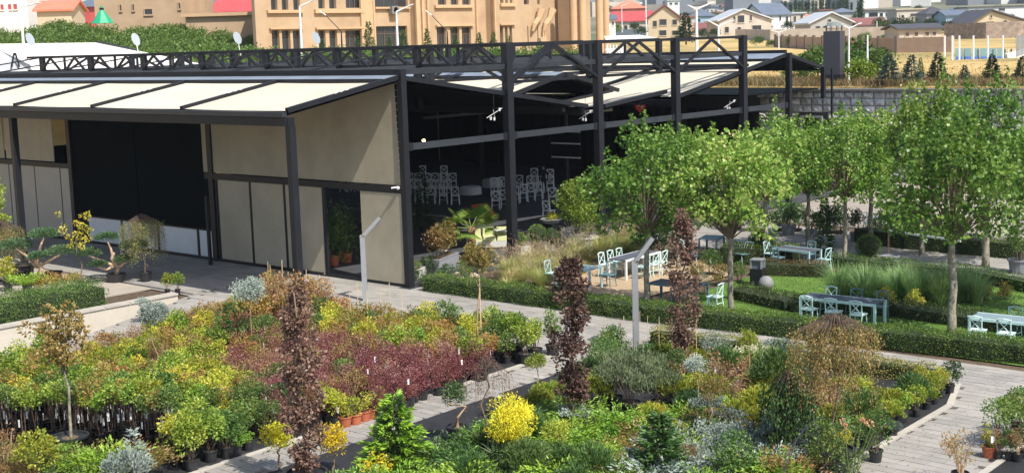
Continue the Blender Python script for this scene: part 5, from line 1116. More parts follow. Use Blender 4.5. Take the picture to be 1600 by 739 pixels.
# ------------------------------------------------------------ plane trees of the terrace
pl = [leafm('plane_leaf', [(.05, .12, .015), (.12, .24, .03), (.23, .37, .055), (.40, .50, .13), (.5, .46, .2)], .4, .45, [0, .3, .6, .85, 1])][0]
def crown(rx, rz, cz, n):
    nc = 62; Cn = ell(rx, rx, rz, cz, .25, -.9)(nc)
    Cn[:, 2] += np.where(rng.random(nc) < .25, rng.uniform(0, .5, nc), 0)
    b = MB()
    for c in Cn[:60]:
        m_ = np.array([c[0]*.35, c[1]*.35, cz-rz*.9+(c[2]-cz+rz)*.35]); b.tube([(0, 0, cz-rz*1.0), m_, c], [.035, .022, .006], 4, False)
    idx = rng.integers(0, nc, n); d = rdir(n); r = .40*rng.uniform(.3, 1.1, n)**.6; P = Cn[idx]+d*r[:, None]; A = d*.6+rdir(n)*.6+np.array([0, 0, -.25])
    # plane leaves: five-pointed outline
    A = unit(A); Bv = unit(np.cross(A, rdir(n)+np.array([0, 0, .01]))); Cc = np.cross(A, Bv); L = (.128*rng.uniform(.6, 1.25, n))[:, None]
    pts = [(0, 0), (.28, -.42), (.55, -.22), (.62, -.38), (.72, -.12), (1.0, 0), (.72, .12), (.62, .38), (.55, .22), (.28, .42)]
    V = np.stack([P+A*L*x+Bv*L*y-Cc*L*abs(y)*.35 for x, y in pts], 1)
    S_ = []
    for k in range(30):
        c = Cn[rng.integers(0, nc)]*np.array([.8, .8, 1]); z0 = c[2]; hh = rng.uniform(.4, .9)
        for j in range(14): t = j/14; S_.append((c[0]+rng.normal(0, .05), c[1]+rng.normal(0, .05), z0+.2+hh*t))
    Q = np.array(S_); nq = len(Q)*3; Q = np.repeat(Q, 3, 0); A2 = unit(rdir(nq)+np.array([0, 0, .2])); B2 = unit(np.cross(A2, rdir(nq))); C2 = np.cross(A2, B2); L2 = (.12*rng.uniform(.5, 1.2, nq))[:, None]
    V2 = np.stack([Q+A2*L2*x+B2*L2*y-C2*L2*abs(y)*.35 for x, y in pts], 1)
    return np.concatenate([V, V2]), b.mesh('branches', bark)
CR = [crown(2.05, 1.65, 4.25, 7000) for _ in range(4)]; CRM = [(quads('crown', a, pl, 10), b) for a, b in CR]
def trunkm(h, r, seed):
    random.seed(seed); pts = []; 
    for k in range(9): pts.append((random.uniform(-.03, .03)*k/3, random.uniform(-.03, .03)*k/3, h*k/8-.1))
    return MB().tube(pts, [r*(1.25 if k == 0 else 1-.05*k)*random.uniform(.93, 1.07) for k in range(9)], 10).mesh('trunk', barkp, True)
TK = [trunkm(3.7, .10, 1), trunkm(3.7, .11, 2), trunkm(3.7, .125, 3)]
trees = [(1011, 486, 1.0, 'plane tree with clear trunk beside the metal lamp, leftmost of the front row'), (1142, 498, 1.0, 'plane tree with speckled trunk left of the black bollard light'), (1487, 524, 1.04, 'nearest plane tree with patchy trunk beside the six-chair table'),
         (1197, 412, .92, 'plane tree behind the dark hedge cone'), (1320, 408, .96, 'plane tree beside the small cypress and table'), (1360, 384, .95, 'pale-trunked plane tree at the back of the far path'), (1060, 420, .9, 'half-hidden plane tree behind the left front crown'),
         (1440, 400, 1.05, 'plane tree behind the reed grass, trunk hidden'), (1540, 418, 1.1, 'plane tree behind the nearest one at the right'), (1632, 492, .95, 'plane tree cut by the right edge'), (1262, 392, .85, 'plane tree behind the four-seat table, trunk hidden by the cypress'), (1478, 372, .8, 'back plane tree in front of the stone wall'), (1590, 385, .8, 'back plane tree at the right corner')]
random.seed(8)
for i, (px, py, s_, l) in enumerate(trees):
    u, v, z = G(px, py); t = thing('plane_tree', l, 'tree', (u, v, z), i*1.3, 'plane trees of the terrace', s_)
    t.scale = (s_*random.uniform(.93, 1.08), s_*random.uniform(.93, 1.08), s_*random.uniform(.95, 1.05)); a, b = CRM[i % 4]; link('trunk', TK[i % 3], t); link('branches', b, t); link('crown', a, t)
# ------------------------------------------------------------ special nursery trees
def sp_tree(nm, label, px, py, parts, cat='tree', sc=1, group=None, rz=None):
    u, v, z = G(px, py); t = thing(nm, label, cat, (u, v, z+.02), random.uniform(0, 6.28) if rz is None else rz, group, sc)
    for n_, me in parts: link(n_, me, t)
    return t
def colm(h, r, M, n, L, z0=.5):
    nc = 90; t = rng.uniform(0, 1, nc); rr = r*np.sin(np.clip(t*2.6+.45, 0, 3.1))**.6*rng.uniform(.2, 1.1, nc); a = rng.uniform(0, 6.28, nc); Cn = np.stack([np.cos(a)*rr, np.sin(a)*rr, z0+(h-z0)*t], 1)
    idx = rng.integers(0, nc, n); d = rdir(n); P = Cn[idx]+d*.12*rng.uniform(.2, 1.2, (n, 1)); return quads('foliage', leafq(P, d+rdir(n)*.6+np.array([0, 0, -.2]), L, L*.7), M)
def stem(h, r, M=bark, bend=.03):
    pts = [(random.uniform(-bend, bend)*k, random.uniform(-bend, bend)*k, h*k/6) for k in range(7)]; return MB().tube(pts, [r*(1-.6*k/6) for k in range(7)], 7).mesh('trunk', M, True)
sp_tree('purple_beech', 'tall columnar tree with dark purple leaves beside the gold shrubs, nearest', 480, 775, [('pot', PXL), ('trunk', stem(4.2, .035)), ('foliage', colm(4.35, .36, LM['purple'], 5200, .085, .6))])
sp_tree('purple_beech', 'columnar purple-leaved tree in a wide tub with grey junipers', 897, 690, [('pot', PXL), ('trunk', stem(3.9, .035)), ('foliage', colm(4.1, .46, LM['purple'], 4800, .085, 1.0))])
sp_tree('purple_beech', 'narrow purple-brown tree just right of the metal lamp', 1070, 610, [('pot', PBL), ('trunk', stem(4.3, .035)), ('foliage', colm(4.6, .38, LM['purple'], 4200, .085, .95))])
u, v, z = G(897, 690); plant('junib', u, v, .75, 'grey-blue juniper spilling over the tub of the purple tree', 'juniper', dz=.35); plant('brown', u+.1, v+.15, .6, 'coppery small shrub in the tub of the purple tree', 'shrub', dz=.35)
def ballhead(r, z, M, n, L, W_, nc=40, flat=.8): return quads('foliage', clumps(ell(r*.75, r*.75, r*.75*flat, z, .5), nc, r*.33, n//nc, L, W_), M)
sp_tree('gold_standard', 'clipped ball of bright yellow foliage on a short stem', 800, 745, [('pot', PBL), ('trunk', stem(1.1, .04)), ('foliage', ballhead(.58, 1.22, LM['gold'], 7600, .06, .022, 60, .95))])
sp_tree('gold_shrub', 'golden yellow shrub to the right of the nearest purple tree', 520, 742, [('trunk', stem(.6, .03)), ('foliage', ballhead(.42, .75, LM['gold'], 1600, .06, .035))], 'shrub'); sp_tree('gold_shrub', 'golden yellow shrub to the left of the nearest purple tree', 436, 735, [('trunk', stem(.6, .03)), ('foliage', ballhead(.38, .75, LM['gold'], 1400, .06, .035))], 'shrub')
sp_tree('gold_shrub', 'gold shrub cut by the bottom edge of the picture', 592, 775, [('trunk', stem(.4, .03)), ('foliage', ballhead(.38, .55, LM['gold'], 1400, .06, .035))], 'shrub')
def stdblue(lab, px, py, h, r): sp_tree('blue_spruce_standard', lab, px, py, [('pot', PBL), ('trunk', stem(h, .025, tant)), ('foliage', ballhead(r, h+r*.25, LM['blue'], 4600, .06, .026, 44, .6))], 'spruce', 1, 'silvery spruce standards on thin stems')
stdblue('silvery blue spruce ball on a thin stem beside the ramp', 249, 615, 2.25, .5); stdblue('larger silvery spruce ball on a thin stem by the shaded paving', 393, 560, 2.0, .62)
sp_tree('pine', 'small dense green pine standing among the left bed shrubs', 352, 565, [('trunk', stem(1.1, .03)), ('foliage', quads('foliage', conifer_V(1.75, .48, 1500, .13, .0, .35), LM['pine']))], 'pine')
V = clumps(ell(.5, .5, .32, 2.95, .3), 30, .16, 50, .09, .05)
sp_tree('leafy_standard', 'staked standard tree with orange-green crown in a wide tub', 750, 562, [('pot', PXL), ('trunk', stem(3.0, .03, tant)), ('foliage', quads('foliage', V, LM['orange'])), ('stake', MB().tube([(.07, 0, 0), (.07, 0, 2.6)], .018, 6).mesh('stake', cane))])
V = np.concatenate([clumps(lambda n: np.stack([rng.normal(0, .28, n), rng.normal(0, .28, n), rng.uniform(2.2, 3.6, n)], 1), 44, .15, 46, .10, .065)])
sp_tree('maple_sapling', 'young tree with grey banded trunk and orange-green crown at left', 112, 712, [('pot', PXL), ('trunk', stem(3.3, .045, barkp)), ('branches', twigs(MB(), 14, 1.4, .45, .012, 2.0, .004).mesh('branches', dkt)), ('foliage', quads('foliage', V, LM['orange']))])
def weepV(r, z, n, L, ln, nst=70, low=.4):
    P = []; A = []; b = MB()
    for i in range(nst):
        a = rng.uniform(0, 6.28); r0 = r*rng.uniform(.15, 1); l_ = ln*rng.uniform(.25, 1); top = z+.25*(1-(r0/r)**2)
        pts = [(0, 0, z+.1), (math.cos(a)*r0*.5, math.sin(a)*r0*.5, top+.12), (math.cos(a)*r0, math.sin(a)*r0, top-.1), (math.cos(a)*r0*1.06, math.sin(a)*r0*1.06, top-l_)]
        b.tube(pts, [.009, .006, .003, .0015], 4, False)
        m_ = n//nst; t = rng.uniform(0, 1, m_); P.append(np.stack([math.cos(a)*r0*(1+.06*t), math.sin(a)*r0*(1+.06*t), top-.05-l_*t], 1)+rng.normal(0, .045, (m_, 3))); A.append(np.array([0, 0, -1.])+rdir(m_)*.6)
    return leafq(np.concatenate(P), np.concatenate(A), L, L*.5), b
LM['willow'] = leafm('willow_leaf', [(.10, .12, .03), (.2, .22, .06), (.3, .3, .1), (.26, .17, .08)], .3); LM['copper'] = leafm('copper_weeping_leaf', [(.16, .16, .04), (.32, .19, .07), (.38, .22, .09), (.26, .26, .07), (.45, .29, .14)], .3)
def weeping(lab, px, py, h, r, ln, M, n=2200, tm=dkt, pot=PBL, nm='weeping_tree', L=.05):
    V, b = weepV(r, h, n, L, ln, 130 if n > 1000 else 40); return sp_tree(nm, lab, px, py, [('pot', pot), ('trunk', stem(h+.1, .03, bark)), ('branches', b.mesh('branches', tm)), ('foliage', quads('foliage', V, M))])
weeping('weeping tree with green-brown curtain of leaves before the white panels', 228, 440, 2.3, .85, 1.8, LM['willow'], 7000)
weeping('weeping birch with yellowish hanging branches at the left edge', 8, 452, 2.4, .95, 2.0, LM['willow'], 8000)
weeping('weeping tree with brown drooping twigs in a big tub, lower right', 1303, 738, 2.95, .95, 1.8, LM['copper'], 8000, dkt, PXL, L=.055)
weeping('thin bare weeping tree on a dark stake in the middle', 766, 745, 2.2, .55, 1.3, LM['brown'], 300, dkt)
V, b = weepV(.55, 1.75, 3200, .09, 1.6, 60); sp_tree('weeping_spruce', 'dark weeping spruce left of the drooping brown tree', 1232, 735, [('trunk', stem(1.8, .04)), ('branches', b.mesh('branches', dkt)), ('foliage', quads('foliage', V, LM['dark']))], 'spruce')
u, v, z = G(1303, 738); plant('yelgr', u-.2, v, .55, 'variegated leafy plant in the tub of the drooping brown tree, left side', 'shrub', dz=.3); plant('yelgr', u+.25, v-.1, .5, 'variegated leafy plant in the tub of the drooping brown tree, right side', 'shrub', dz=.3)
sp_tree('pine', 'broad cone-shaped green pine in the bottom centre', 622, 760, [('trunk', stem(1.7, .05)), ('foliage', quads('foliage', conifer_V(2.0, .85, 3600, .15, -.05, .3), LM['lime'])), ('inner_foliage', quads('inner_foliage', conifer_V(1.95, .7, 3000, .14, -.05, .3), LM['pine']))], 'pine')
sp_tree('pine', 'feathery blue-green pine at the bottom, right of the gold ball', 1032, 765, [('trunk', stem(1.2, .04)), ('foliage', quads('foliage', conifer_V(1.6, .55, 3200, .16, -.2, .3), LM['pine']))], 'pine')
sp_tree('grafted_juniper', 'dark green juniper mop on a pale twisted stem beside the path', 714, 690, [('pot', PBL), ('trunk', stem(.95, .05, tant, .06)), ('foliage', ballhead(.34, 1.1, LM['pine'], 1500, .06, .022))], 'juniper')
for i, (px, py, h, r, k, l) in enumerate(((838, 640, 1.15, .3, 'mugo', 'small yellow-green globe on a thin stem above the right bed'), (1168, 640, 1.7, .27, 'mugo', 'high yellow-green globe on a tall pale stem'), (1112, 700, 1.25, .4, 'orange', 'flat-topped orange-green pine on a pale stem'), (872, 745, .9, .36, 'mugo', 'yellow-green globe on a stem at the bottom near the gold ball'),
                                         (1068, 760, .6, .34, 'orange', 'tan rounded mound on a low stem at the bottom'), (1090, 665, 1.4, .35, 'blue', 'silver-blue spruce on a slim stem in the right bed'), (1058, 645, 1.3, .3, 'pine', 'grey-green pine globe beside the silver-blue one'), (945, 615, 1.1, .4, 'pine', 'round green pine on twin pale stems near the lamp'), (1120, 600, .95, .5, 'blue', 'flat silvery spruce on a leaning stem behind the bed'), (1276, 610, 1.2, .25, 'mugo', 'small green globe on a stem by the drooping brown tree'))):
    sp_tree('grafted_standard', l, px, py, [('pot', PB), ('trunk', stem(h, .022, tant)), ('foliage', ballhead(r, h+r*.2, LM[k], 1500, .055, .018, 30, .65))], 'standard tree', 1, 'small grafted standards in the right bed')
gen('oleander', 'willowy_shrub', 'grey', .55, .5, .95, 60, .17, 60, .09, .016, PBL, sh=1.0, ns=16, up=1.2, out=.5, nv=2)
for i, (px, py, l) in enumerate(((985, 655, 'large willowy grey-green shrub with slender leaves in the right bed'), (1030, 648, 'second willowy grey-green shrub right of the large one'), (960, 640, 'willowy shrub with cream blooms left of the large one'))):
    u, v, z = G(px, py); plant('oleander', u, v, (1.15, .95, .9)[i], l, 'shrub')
for i, (px, py) in enumerate(((944, 560), (975, 560), (1000, 552), (1012, 560), (1030, 562), (1050, 556), (1088, 560), (990, 565))): u, v, z = G(px, py+18); o = MB().tube([(0, 0, 0), (.03, 0, 1.5)], .008, 5).build('cane', cane, None, (u, v, z)); name_(o, 'thin pale cane standing in the back row of the right bed', 'cane', 'pale canes at the back of the right bed')
gen('hydr', 'hydrangea', 'green', .32, .3, .6, 24, .12, 30, .08, .05, PB, sh=.5, nv=2)
blm = leafm('cream_bloom', [(.6, .6, .35), (.75, .72, .5), (.8, .8, .65)], .2)
for i, (px, py) in enumerate(((1155, 590), (1175, 585), (1190, 588), (1205, 590), (1196, 600))):
    u, v, z = G(px, py+8); t = plant('hydr', u, v, .9, 'hydrangea with cream blooms in the back of the right bed', 'hydrangea', 'cream hydrangeas'); V = clumps(ell(.28, .28, .15, .9, .5, 0), 7, .06, 60, .03, .03); name_(link('blooms', quads('blooms', V, blm), t), kind='stuff')
u, v, z = G(1218, 590); plant('blues', u, v, 1.5, 'blue-green fluffy spruce near the clipped low hedge', 'spruce'); u, v, z = G(1215, 640); plant('pinem', u, v, 1.7, 'large rounded dark green pine in the right bed', 'pine')
# climbing rose on wire hoops
u, v, z = G(1330, 760); t = thing('rose_trainer', 'rose trained over grey wire hoops at the bottom right', 'rose', (u, v, z)); 
for k in range(3): MB().tube([(-1.9+.5*k+math.cos(a)*(.95+.1*k), .15*k, 1.15*math.sin(a)+.4) for a in np.linspace(0, math.pi, 12)], .007, 5).build('hoop', steel2, t)
link('foliage', quads('foliage', clumps(lambda n: np.stack([rng.uniform(-.9, .6, n), rng.normal(0, .25, n), rng.uniform(.2, 1.2, n)], 1), 30, .14, 26, .06, .04), LM['mid']), t); link('stem', twigs(MB(), 14, 1.4, .6, .01, .1).mesh('stem', mat('green_cane', (.12, .17, .05), .7)), t)
bl_ = link('blooms', quads('blooms', clumps(lambda n: np.stack([rng.uniform(.1, .5, n), rng.normal(0, .15, n), rng.uniform(1.0, 1.3, n)], 1), 4, .05, 30, .05, .04), leafm('peach_bloom', [(.7, .3, .2), (.8, .5, .3)], .2)), t); bl_['kind'] = 'stuff'
for i, (px, py, l, k, s_) in enumerate(((1290, 758, 'airy rose bush at the bottom right of the beds', 'mid', 1.2), (1150, 775, 'leafy trailing shrub at the bottom edge', 'mid', 1.2), (1368, 722, 'airy green bush beside the right kerb', 'mid', 1.0), (1500, 760, 'small twiggy shrub on the right path', 'brown', 1.1), (60, 770, 'lime shrub in the bottom left corner', 'yelgr', 1.2), (10, 760, 'brown-leaved shrub in the bottom left corner', 'brown', 1.3), (200, 775, 'small blue spruce tip at the bottom left', 'blues', 1.4), (165, 760, 'low green juniper by the big tub', 'juni', 1.3))):
    u, v, z = G(px, py); plant(k, u, v, s_, l, 'shrub')
sp_tree('blue_spruce', 'young pale blue spruce with a leader in the bottom left', 212, 750, [('trunk', stem(.9, .02)), ('foliage', quads('foliage', conifer_V(1.15, .4, 500, .11, -.1, .3), LM['blue']))], 'spruce')
u, v, z = G(930-150, 745); t = sp_tree('yucca', 'small spiky yucca with grey-green leaves in a terracotta pot', 778, 752, [('pot', PT), ('trunk', stem(.45, .06)), ('leaves', quads('leaves', leafq(np.tile([[0, 0, .5]], (70, 1))+rng.normal(0, .02, (70, 3)), rdir(70)+np.array([0, 0, .6]), .42, .035), LM['grey']))], 'yucca')
# ------------------------------------------------------------ left foreground of the pergola: bonsai pines and tubs
def bonsai(lab, px, py, pads, sc=1):
    u, v, z = G(px, py); z = 0; t = thing('cloud_pine', lab, 'bonsai', (u, v, 0), math.atan2(AR[1], AR[0]), None, sc)
    MB().lathe([(.3, 0), (.38, .3), (.34, .3), (0, .28)], 14).build('pot', potb, t); b = MB()
    b.tube([(0, 0, .2), (.12, 0, .55), (-.12, 0, .9), (.0, 0, 1.1)], [.11, .09, .07, .05], 8)
    for x, y, zz, r in pads: b.tube([(-.02, 0, .6), (x*.5, y*.5, zz*.8), (x, y, zz)], [.07, .045, .03], 6)
    b.build('trunk', mat('pale_bark', (.42, .3, .2), .9, 0, .3, 10), t, smooth=True)
    for x, y, zz, r in pads: link('foliage_pad', quads('foliage_pad', leafq(*(lambda P: (P, unit(P-np.array([x, y, zz-.15]))+rdir(len(P))*.6, .10, .028))(ell(r, r, r*.42, zz+.1, .3, -.4)(1500)+np.array([x, y, 0]))), LM_bon), t)
LM_bon = leafm('bonsai_needle', [(.035, .09, .035), (.08, .16, .07), (.15, .25, .12)], .15)
bonsai('cloud-pruned pine with three green pads in front of the hedge strip', 182, 440, [(-.95, 0, 1.0, .45), (-.3, .2, 1.55, .42), (.75, 0, 1.25, .5), (.45, -.2, .75, .4), (-.6, -.2, .6, .35)], 1.05)
bonsai('leaning cloud-pruned pine with pale trunk beside the black tubs at left', 62, 455, [(-.7, 0, 1.25, .55), (.25, .1, 1.6, .5), (.8, 0, 1.0, .48), (.1, -.2, .9, .3)], 1.15)
sp_tree('leafy_vine_tree', 'slim young tree with yellow-green leaves above the cloud pine', 128, 448, [('trunk', stem(2.6, .03)), ('foliage', quads('foliage', clumps(lambda n: np.stack([rng.normal(0, .25, n), rng.normal(0, .25, n), rng.uniform(1.4, 2.9, n)], 1), 24, .12, 24, .09, .06), LM['yelgr']))])
sp_tree('leafy_tree', 'bright green leafy tree cut by the left edge before the grey screens', -22, 445, [('trunk', stem(2.6, .05)), ('foliage', quads('foliage', clumps(lambda n: np.stack([rng.normal(.0, .5, n), rng.normal(0, .5, n), rng.uniform(1.8, 4.1, n)], 1), 90, .26, 80, .12, .07), LM['green']))])
for i, (px, py, s_, l) in enumerate(((26, 458, 1.15, 'large black tub with soil at the left edge'), (38, 442, 1.1, 'large black tub behind the front one at left'), (85, 446, .8, 'dark tub at the foot of the leaning cloud pine'))):
    u, v, z = G(px, py); name_(link('tub', PXL, None, (u, v, 0), 0, s_), l, 'tub')
gen('grcov', 'ground_shrub', 'autumn', .45, .2, .3, 30, .12, 30, .06, .04, None, ns=6, sh=.2, nv=2)
for i, (px, py, k, l) in enumerate(((75, 470, 'grcov', 'low red and green shrub in front of the left tubs'), (105, 462, 'grcov', 'low coppery shrub below the leaning pine'), (15, 475, 'yelgr', 'yellow-green shrub in the left corner of the strip'), (45, 478, 'juni', 'green juniper on the strip above the ramp wall'), (262, 462, 'yelgr', 'yellow-leaved small plant at the end of the dark hedge'), (278, 460, 'green', 'bright green small plant at the very end of the strip'), (225, 505, 'blues', 'blue-grey tip of spruce at the wall edge'))):
    u, v, z = G(px, py); plant(k, u, v, .7 if px > 200 else 1.2, l, 'shrub', z=0)
# ------------------------------------------------------------ furniture
def chair_parts(M, g=1.):
    out = []
    def P(nm, b): out.append((nm, b.mesh(nm, M)))
    b = MB(); b.box((0, 0, .455), (.42, .42, .035)); P('seat', b)
    for sx in (-1, 1):
        b = MB(); b.tube([(sx*.2, -.2, 0), (sx*.17, -.17, .45)], [.016*g, .02*g], 6); P('leg', b)
        b = MB(); b.tube([(sx*.2, .23, 0), (sx*.18, .17, .45), (sx*.19, .22, .88)], [.016*g, .021*g, .018*g], 6); P('leg', b)
    b = MB(); b.tube([(-.2, .225, .87), (0, .25, .9), (.2, .225, .87)], .024*g, 6); P('top_rail', b)
    b = MB(); b.tube([(-.17, .18, .5), (.17, .225, .84)], .014*g, 5); b.tube([(.17, .18, .5), (-.17, .225, .84)], .014*g, 5); P('cross_brace', b)
    b = MB(); 
    for sx in (-1, 1): b.tube([(sx*.185, -.18, .2), (sx*.19, .2, .2)], .01, 4)
    b.tube([(-.18, .2, .24), (.18, .2, .24)], .01, 4); P('stretcher', b); return out
aqua = mat('aqua_paint', (.40, .58, .60), .45, 0, .08, 3); teal = mat('teal_grey_paint', (.11, .20, .23), .45, 0, .1, 3); mint = mat('mint_paint', (.55, .73, .70), .45, 0, .06, 3)
CH = {'aqua': chair_parts(aqua), 'teal': chair_parts(teal), 'mint': chair_parts(mint), 'white': chair_parts(mat('white_chair_paint', (.88, .89, .9), .5), 1.5)}
def chair(k, u, v, rz, label, group, z=0.03, sc=1.0):
    t = thing('chair', label, 'chair', (u, v, z), rz, group, sc)
    for n_, me in CH[k]: link(n_, me, t)
    return t
def table(u, v, L, W_, rz, label, Mt, Ml, z=.03):
    t = thing('table', label, 'table', (u, v, z), rz)
    n = max(3, int(L/.35)); b = MB(); b.bb(-L/2+.03, L/2-.03, -W_/2+.03, W_/2-.03, .715, .735); b.build('tabletop', Mt, t)
    for k in range(int(W_/.12)): y = -W_/2+.03+.12*k; MB().bb(-L/2+.03, L/2-.03, y+.005, y+.112, .736, .752).build('slat', Mt, t)
    for a in ((-L/2, L/2, -W_/2, -W_/2+.05), (-L/2, L/2, W_/2-.05, W_/2)): MB().bb(*a, .68, .755).build('edge_rail', Ml, t)
    for i in (-1, 1):
        for j in (-1, 1): MB().bb(i*(L/2-.04)-.035, i*(L/2-.04)+.035, j*(W_/2-.04)-.035, j*(W_/2-.04)+.035, 0, .68).build('leg', Ml, t)
    return t
VD = math.pi/2   # table length along v
tm = mat('grey_wood_slats', (.09, .10, .13), .6, 0, .2, 3); tml = mat('grey_blue_top', (.22, .30, .35), .5, 0, .1, 3)
def place_rel(T_, x, y): # local (along table) -> world
    u0, v0, rz = T_; return u0+x*math.cos(rz)-y*math.sin(rz), v0+x*math.sin(rz)+y*math.cos(rz)
def dining(pxy, L, rz, top, leg, kind, rows, name):
    u, v, z = G(*pxy); table(u, v, L, .85, rz, 'long slatted table '+name, top, leg); TT = (u, v, rz)
    for (x, y, r, k, l) in rows: a, c = place_rel(TT, x, y); chair(k, a, c, rz+r, l, 'chairs '+name)
# six-chair table (1300,490)
sd = ['left', 'middle', 'right']
dining((1316, 505), 2.5, -VD+.06, tm, mint, 'aqua', [(-.8+.8*i, -.62, math.pi, 'mint', 'pale blue chair with crossed back on the near side of the six-chair table, '+sd[i]) for i in range(3)]+[(-.8+.85*i, .72, 0, 'mint' if i == 0 else 'teal', ('pale' if i == 0 else 'teal')+' chair on the far side of the six-chair table, '+sd[i]) for i in range(3)], 'of the six-chair group beyond the main hedge')
dining((1580, 540), 2.2, -VD+.06, tml, mint, 'aqua', [(-.75+.8*i, -.62, math.pi, 'mint', 'pale blue chair on the near side of the right-edge table, '+('left' if i == 0 else 'right')) for i in range(2)]+[(-.2, .7, 0, 'teal', 'teal chair behind the right-edge table'), (.7, .7, 0, 'teal', 'teal chair behind the right-edge table, cut by the picture edge')], 'at the right edge beyond the main hedge')
dining((1245, 420), 1.7, -.1-VD, tm, aqua, 'teal', [(0, .75, 0, 'teal', 'teal chair on the far side of the four-seat table'), (-.45, -.6, math.pi, 'teal', 'teal chair on the near side of the four-seat table'), (-1.2, 0, VD, 'aqua', 'aqua chair at the left end of the four-seat table'), (1.2, 0, -VD, 'aqua', 'aqua chair at the right end of the four-seat table')], 'of the four-seat group near the cypress')
u, v, z = G(985, 432); dining((992, 430), 2.4, .05, tm, whitew, 'mint', [(-.9+.6*i, .7, 0, 'mint', 'mint chair left of the terrace table, '+['nearest', 'second', 'third'][i]) for i in range(3)]+[(-.6+.6*i, -.75, math.pi, 'mint', 'mint chair right of the terrace table, '+['nearest', 'second', 'furthest'][i]) for i in range(3)], 'on the sandy terrace behind the lamp')
dining((905, 450), 1.5, -VD+.1, tml, aqua, 'aqua', [(-1.1, -.1, VD, 'aqua', 'aqua chair at the left end of the small table by the grasses'), (.9, .55, 0, 'teal', 'dark teal chair behind the small table by the grasses')], 'of the small group beside the fountain grass')
dining((1060, 478), 1.9, -VD+.05, tm, teal, 'teal', [(.4, -.6, math.pi, 'teal', 'teal chair in the tree shade on the near side of the shaded table'), (-.3, .7, 0, 'teal', 'teal chair behind the shaded table'), (1.45, -.1, -VD, 'mint', 'mint chair beside the speckled trunk')], 'in the tree shade behind the hedge')
dining((1395, 368), 1.6, -VD, tml, aqua, 'aqua', [(-1.1, 0, VD, 'teal', 'teal chair at the far table under the back trees'), (.4, .7, 0, 'aqua', 'aqua chair behind the far table under the back trees')], 'under the back trees')
# wire-backed curved benches
def bench(px, py, rz, label):
    u, v, z = G(px, py); t = thing('wire_bench', label, 'bench', (u, v, z), rz); b = MB(); b.tube([(-.75, .25, .85), (0, .32, .80), (.75, .25, .85)], .02, 6); b.tube([(-.7, .1, .42), (.7, .1, .42)], .018, 6); b.build('frame', aqua, t)
    for k in range(11): x = -.7+.14*k; MB().tube([(x*.95, .1, .42), (x, .28, .83)], .009, 4).build('bar', aqua, t)
    MB().bb(-.7, .7, -.3, .12, .40, .43).build('seat', teal, t)
    for x in (-.66, .66):
        for y in (-.25, .12): MB().tube([(x, y, 0), (x*.95, y, .42)], .017, 5).build('leg', aqua, t)
bench(1078, 412, .6, 'curved wire-backed bench left of the purple-brown tree'); bench(1150, 410, -VD-.3, 'curved wire-backed bench right of the purple-brown tree')
u, v, z = G(1112, 400); table(u, v, 1.2, .8, .3, 'low pale-topped table between the wire benches', tml, teal)
# indoor chairs and tables: rows of white cross-back chairs
random.seed(12); cw = 'white cross-back chairs inside the pergola'
def incl(x0, y0, x1, y1, n, ang, lab):
    for i in range(n):
        q = i/max(1, n-1); u, v, z = G(x0+(x1-x0)*q, y0+(y1-y0)*q); chair('white', u, v, ang+random.uniform(-.2, .2), lab, cw, .01, 1.12)
incl(640, 296, 708, 296, 6, 2.4, 'white chair in the back row of the long indoor group'); incl(648, 306, 700, 308, 5, 2.4, 'white chair in the middle row of the long indoor group'); incl(655, 318, 712, 320, 4, 2.4, 'white chair in the front row of the long indoor group'); incl(660, 283, 695, 283, 2, 2.4, 'white chair standing alone behind the long indoor group')
incl(775, 328, 788, 326, 2, 2.2, 'white chair just left of the second tall column, inside'); incl(775, 306, 786, 305, 2, -.5, 'white chair further inside left of the second tall column')
incl(812, 300, 845, 302, 3, 2.3, 'white chair in the back row right of the second tall column'); incl(806, 318, 842, 312, 4, 2.3, 'white chair in the front row right of the second tall column'); incl(860, 300, 864, 322, 2, 2.0, 'white chair beside the potted bush inside the pergola'); incl(836, 288, 860, 290, 2, 2.3, 'white chair deep inside behind the front rows'); incl(858, 345, 858, 345, 1, 1.8, 'white chair nearest the terrace edge, alone inside')
incl(540, 300, 552, 300, 2, .3, 'white chair seen through the open bay of the front wall')
# white-clothed tables with crockery
clothm = mat('white_cloth', (.7, .7, .7), .8)
for i, (px, py) in enumerate(((736, 312), (770, 300), (690, 392), (790, 385))):
    u, v, z = G(px, py); t = thing('buffet_table', ['round table with white cloth in the middle of the dark room', 'white-clothed table with crockery deeper in the room', 'white table beside the grey planter', 'white table edge near the yellow cushions'][i], 'table', (u, v, .01))
    MB().lathe([(.55, .74), (.6, .7), (.62, .3), (.02, .3)] if i < 2 else [(.4, .72), (.42, .7), (.1, .66), (.1, .02), (.3, 0)], 16).build('tablecloth' if i < 2 else 'base', clothm, t); MB().lathe([(0, .76), (.52, .76), (.54, .74)], 16).build('tabletop', clothm, t)
# planters, palm, sofa and potted plants on the pergola edge
def planter(label, pxy, L, W_, h, M, rz=VD, cat='planter'):
    u, v, z = G(*pxy); t = thing('planter', label, cat, (u, v, .0), rz); b = MB(); b.bb(-L/2, L/2, -W_/2, W_/2, 0, h); b.build('box', M, t); MB().bb(-L/2+.04, L/2-.04, -W_/2+.04, W_/2-.04, h, h+.006).build('soil', soil_m, t)
    for a in ((-L/2-.01, L/2+.01, -W_/2-.01, -W_/2+.05), (-L/2-.01, L/2+.01, W_/2-.05, W_/2+.01), (-L/2-.01, -L/2+.05, -W_/2+.05, W_/2-.05), (L/2-.05, L/2+.01, -W_/2+.05, W_/2-.05)): MB().bb(*a, h-.02, h+.03).build('rim', M, t)
    return t, u, v
gp = mat('grey_planter', (.24, .25, .27), .6, 0, .12, 2); wp = mat('white_planter', (.5, .5, .48), .6, 0, .06, 2)
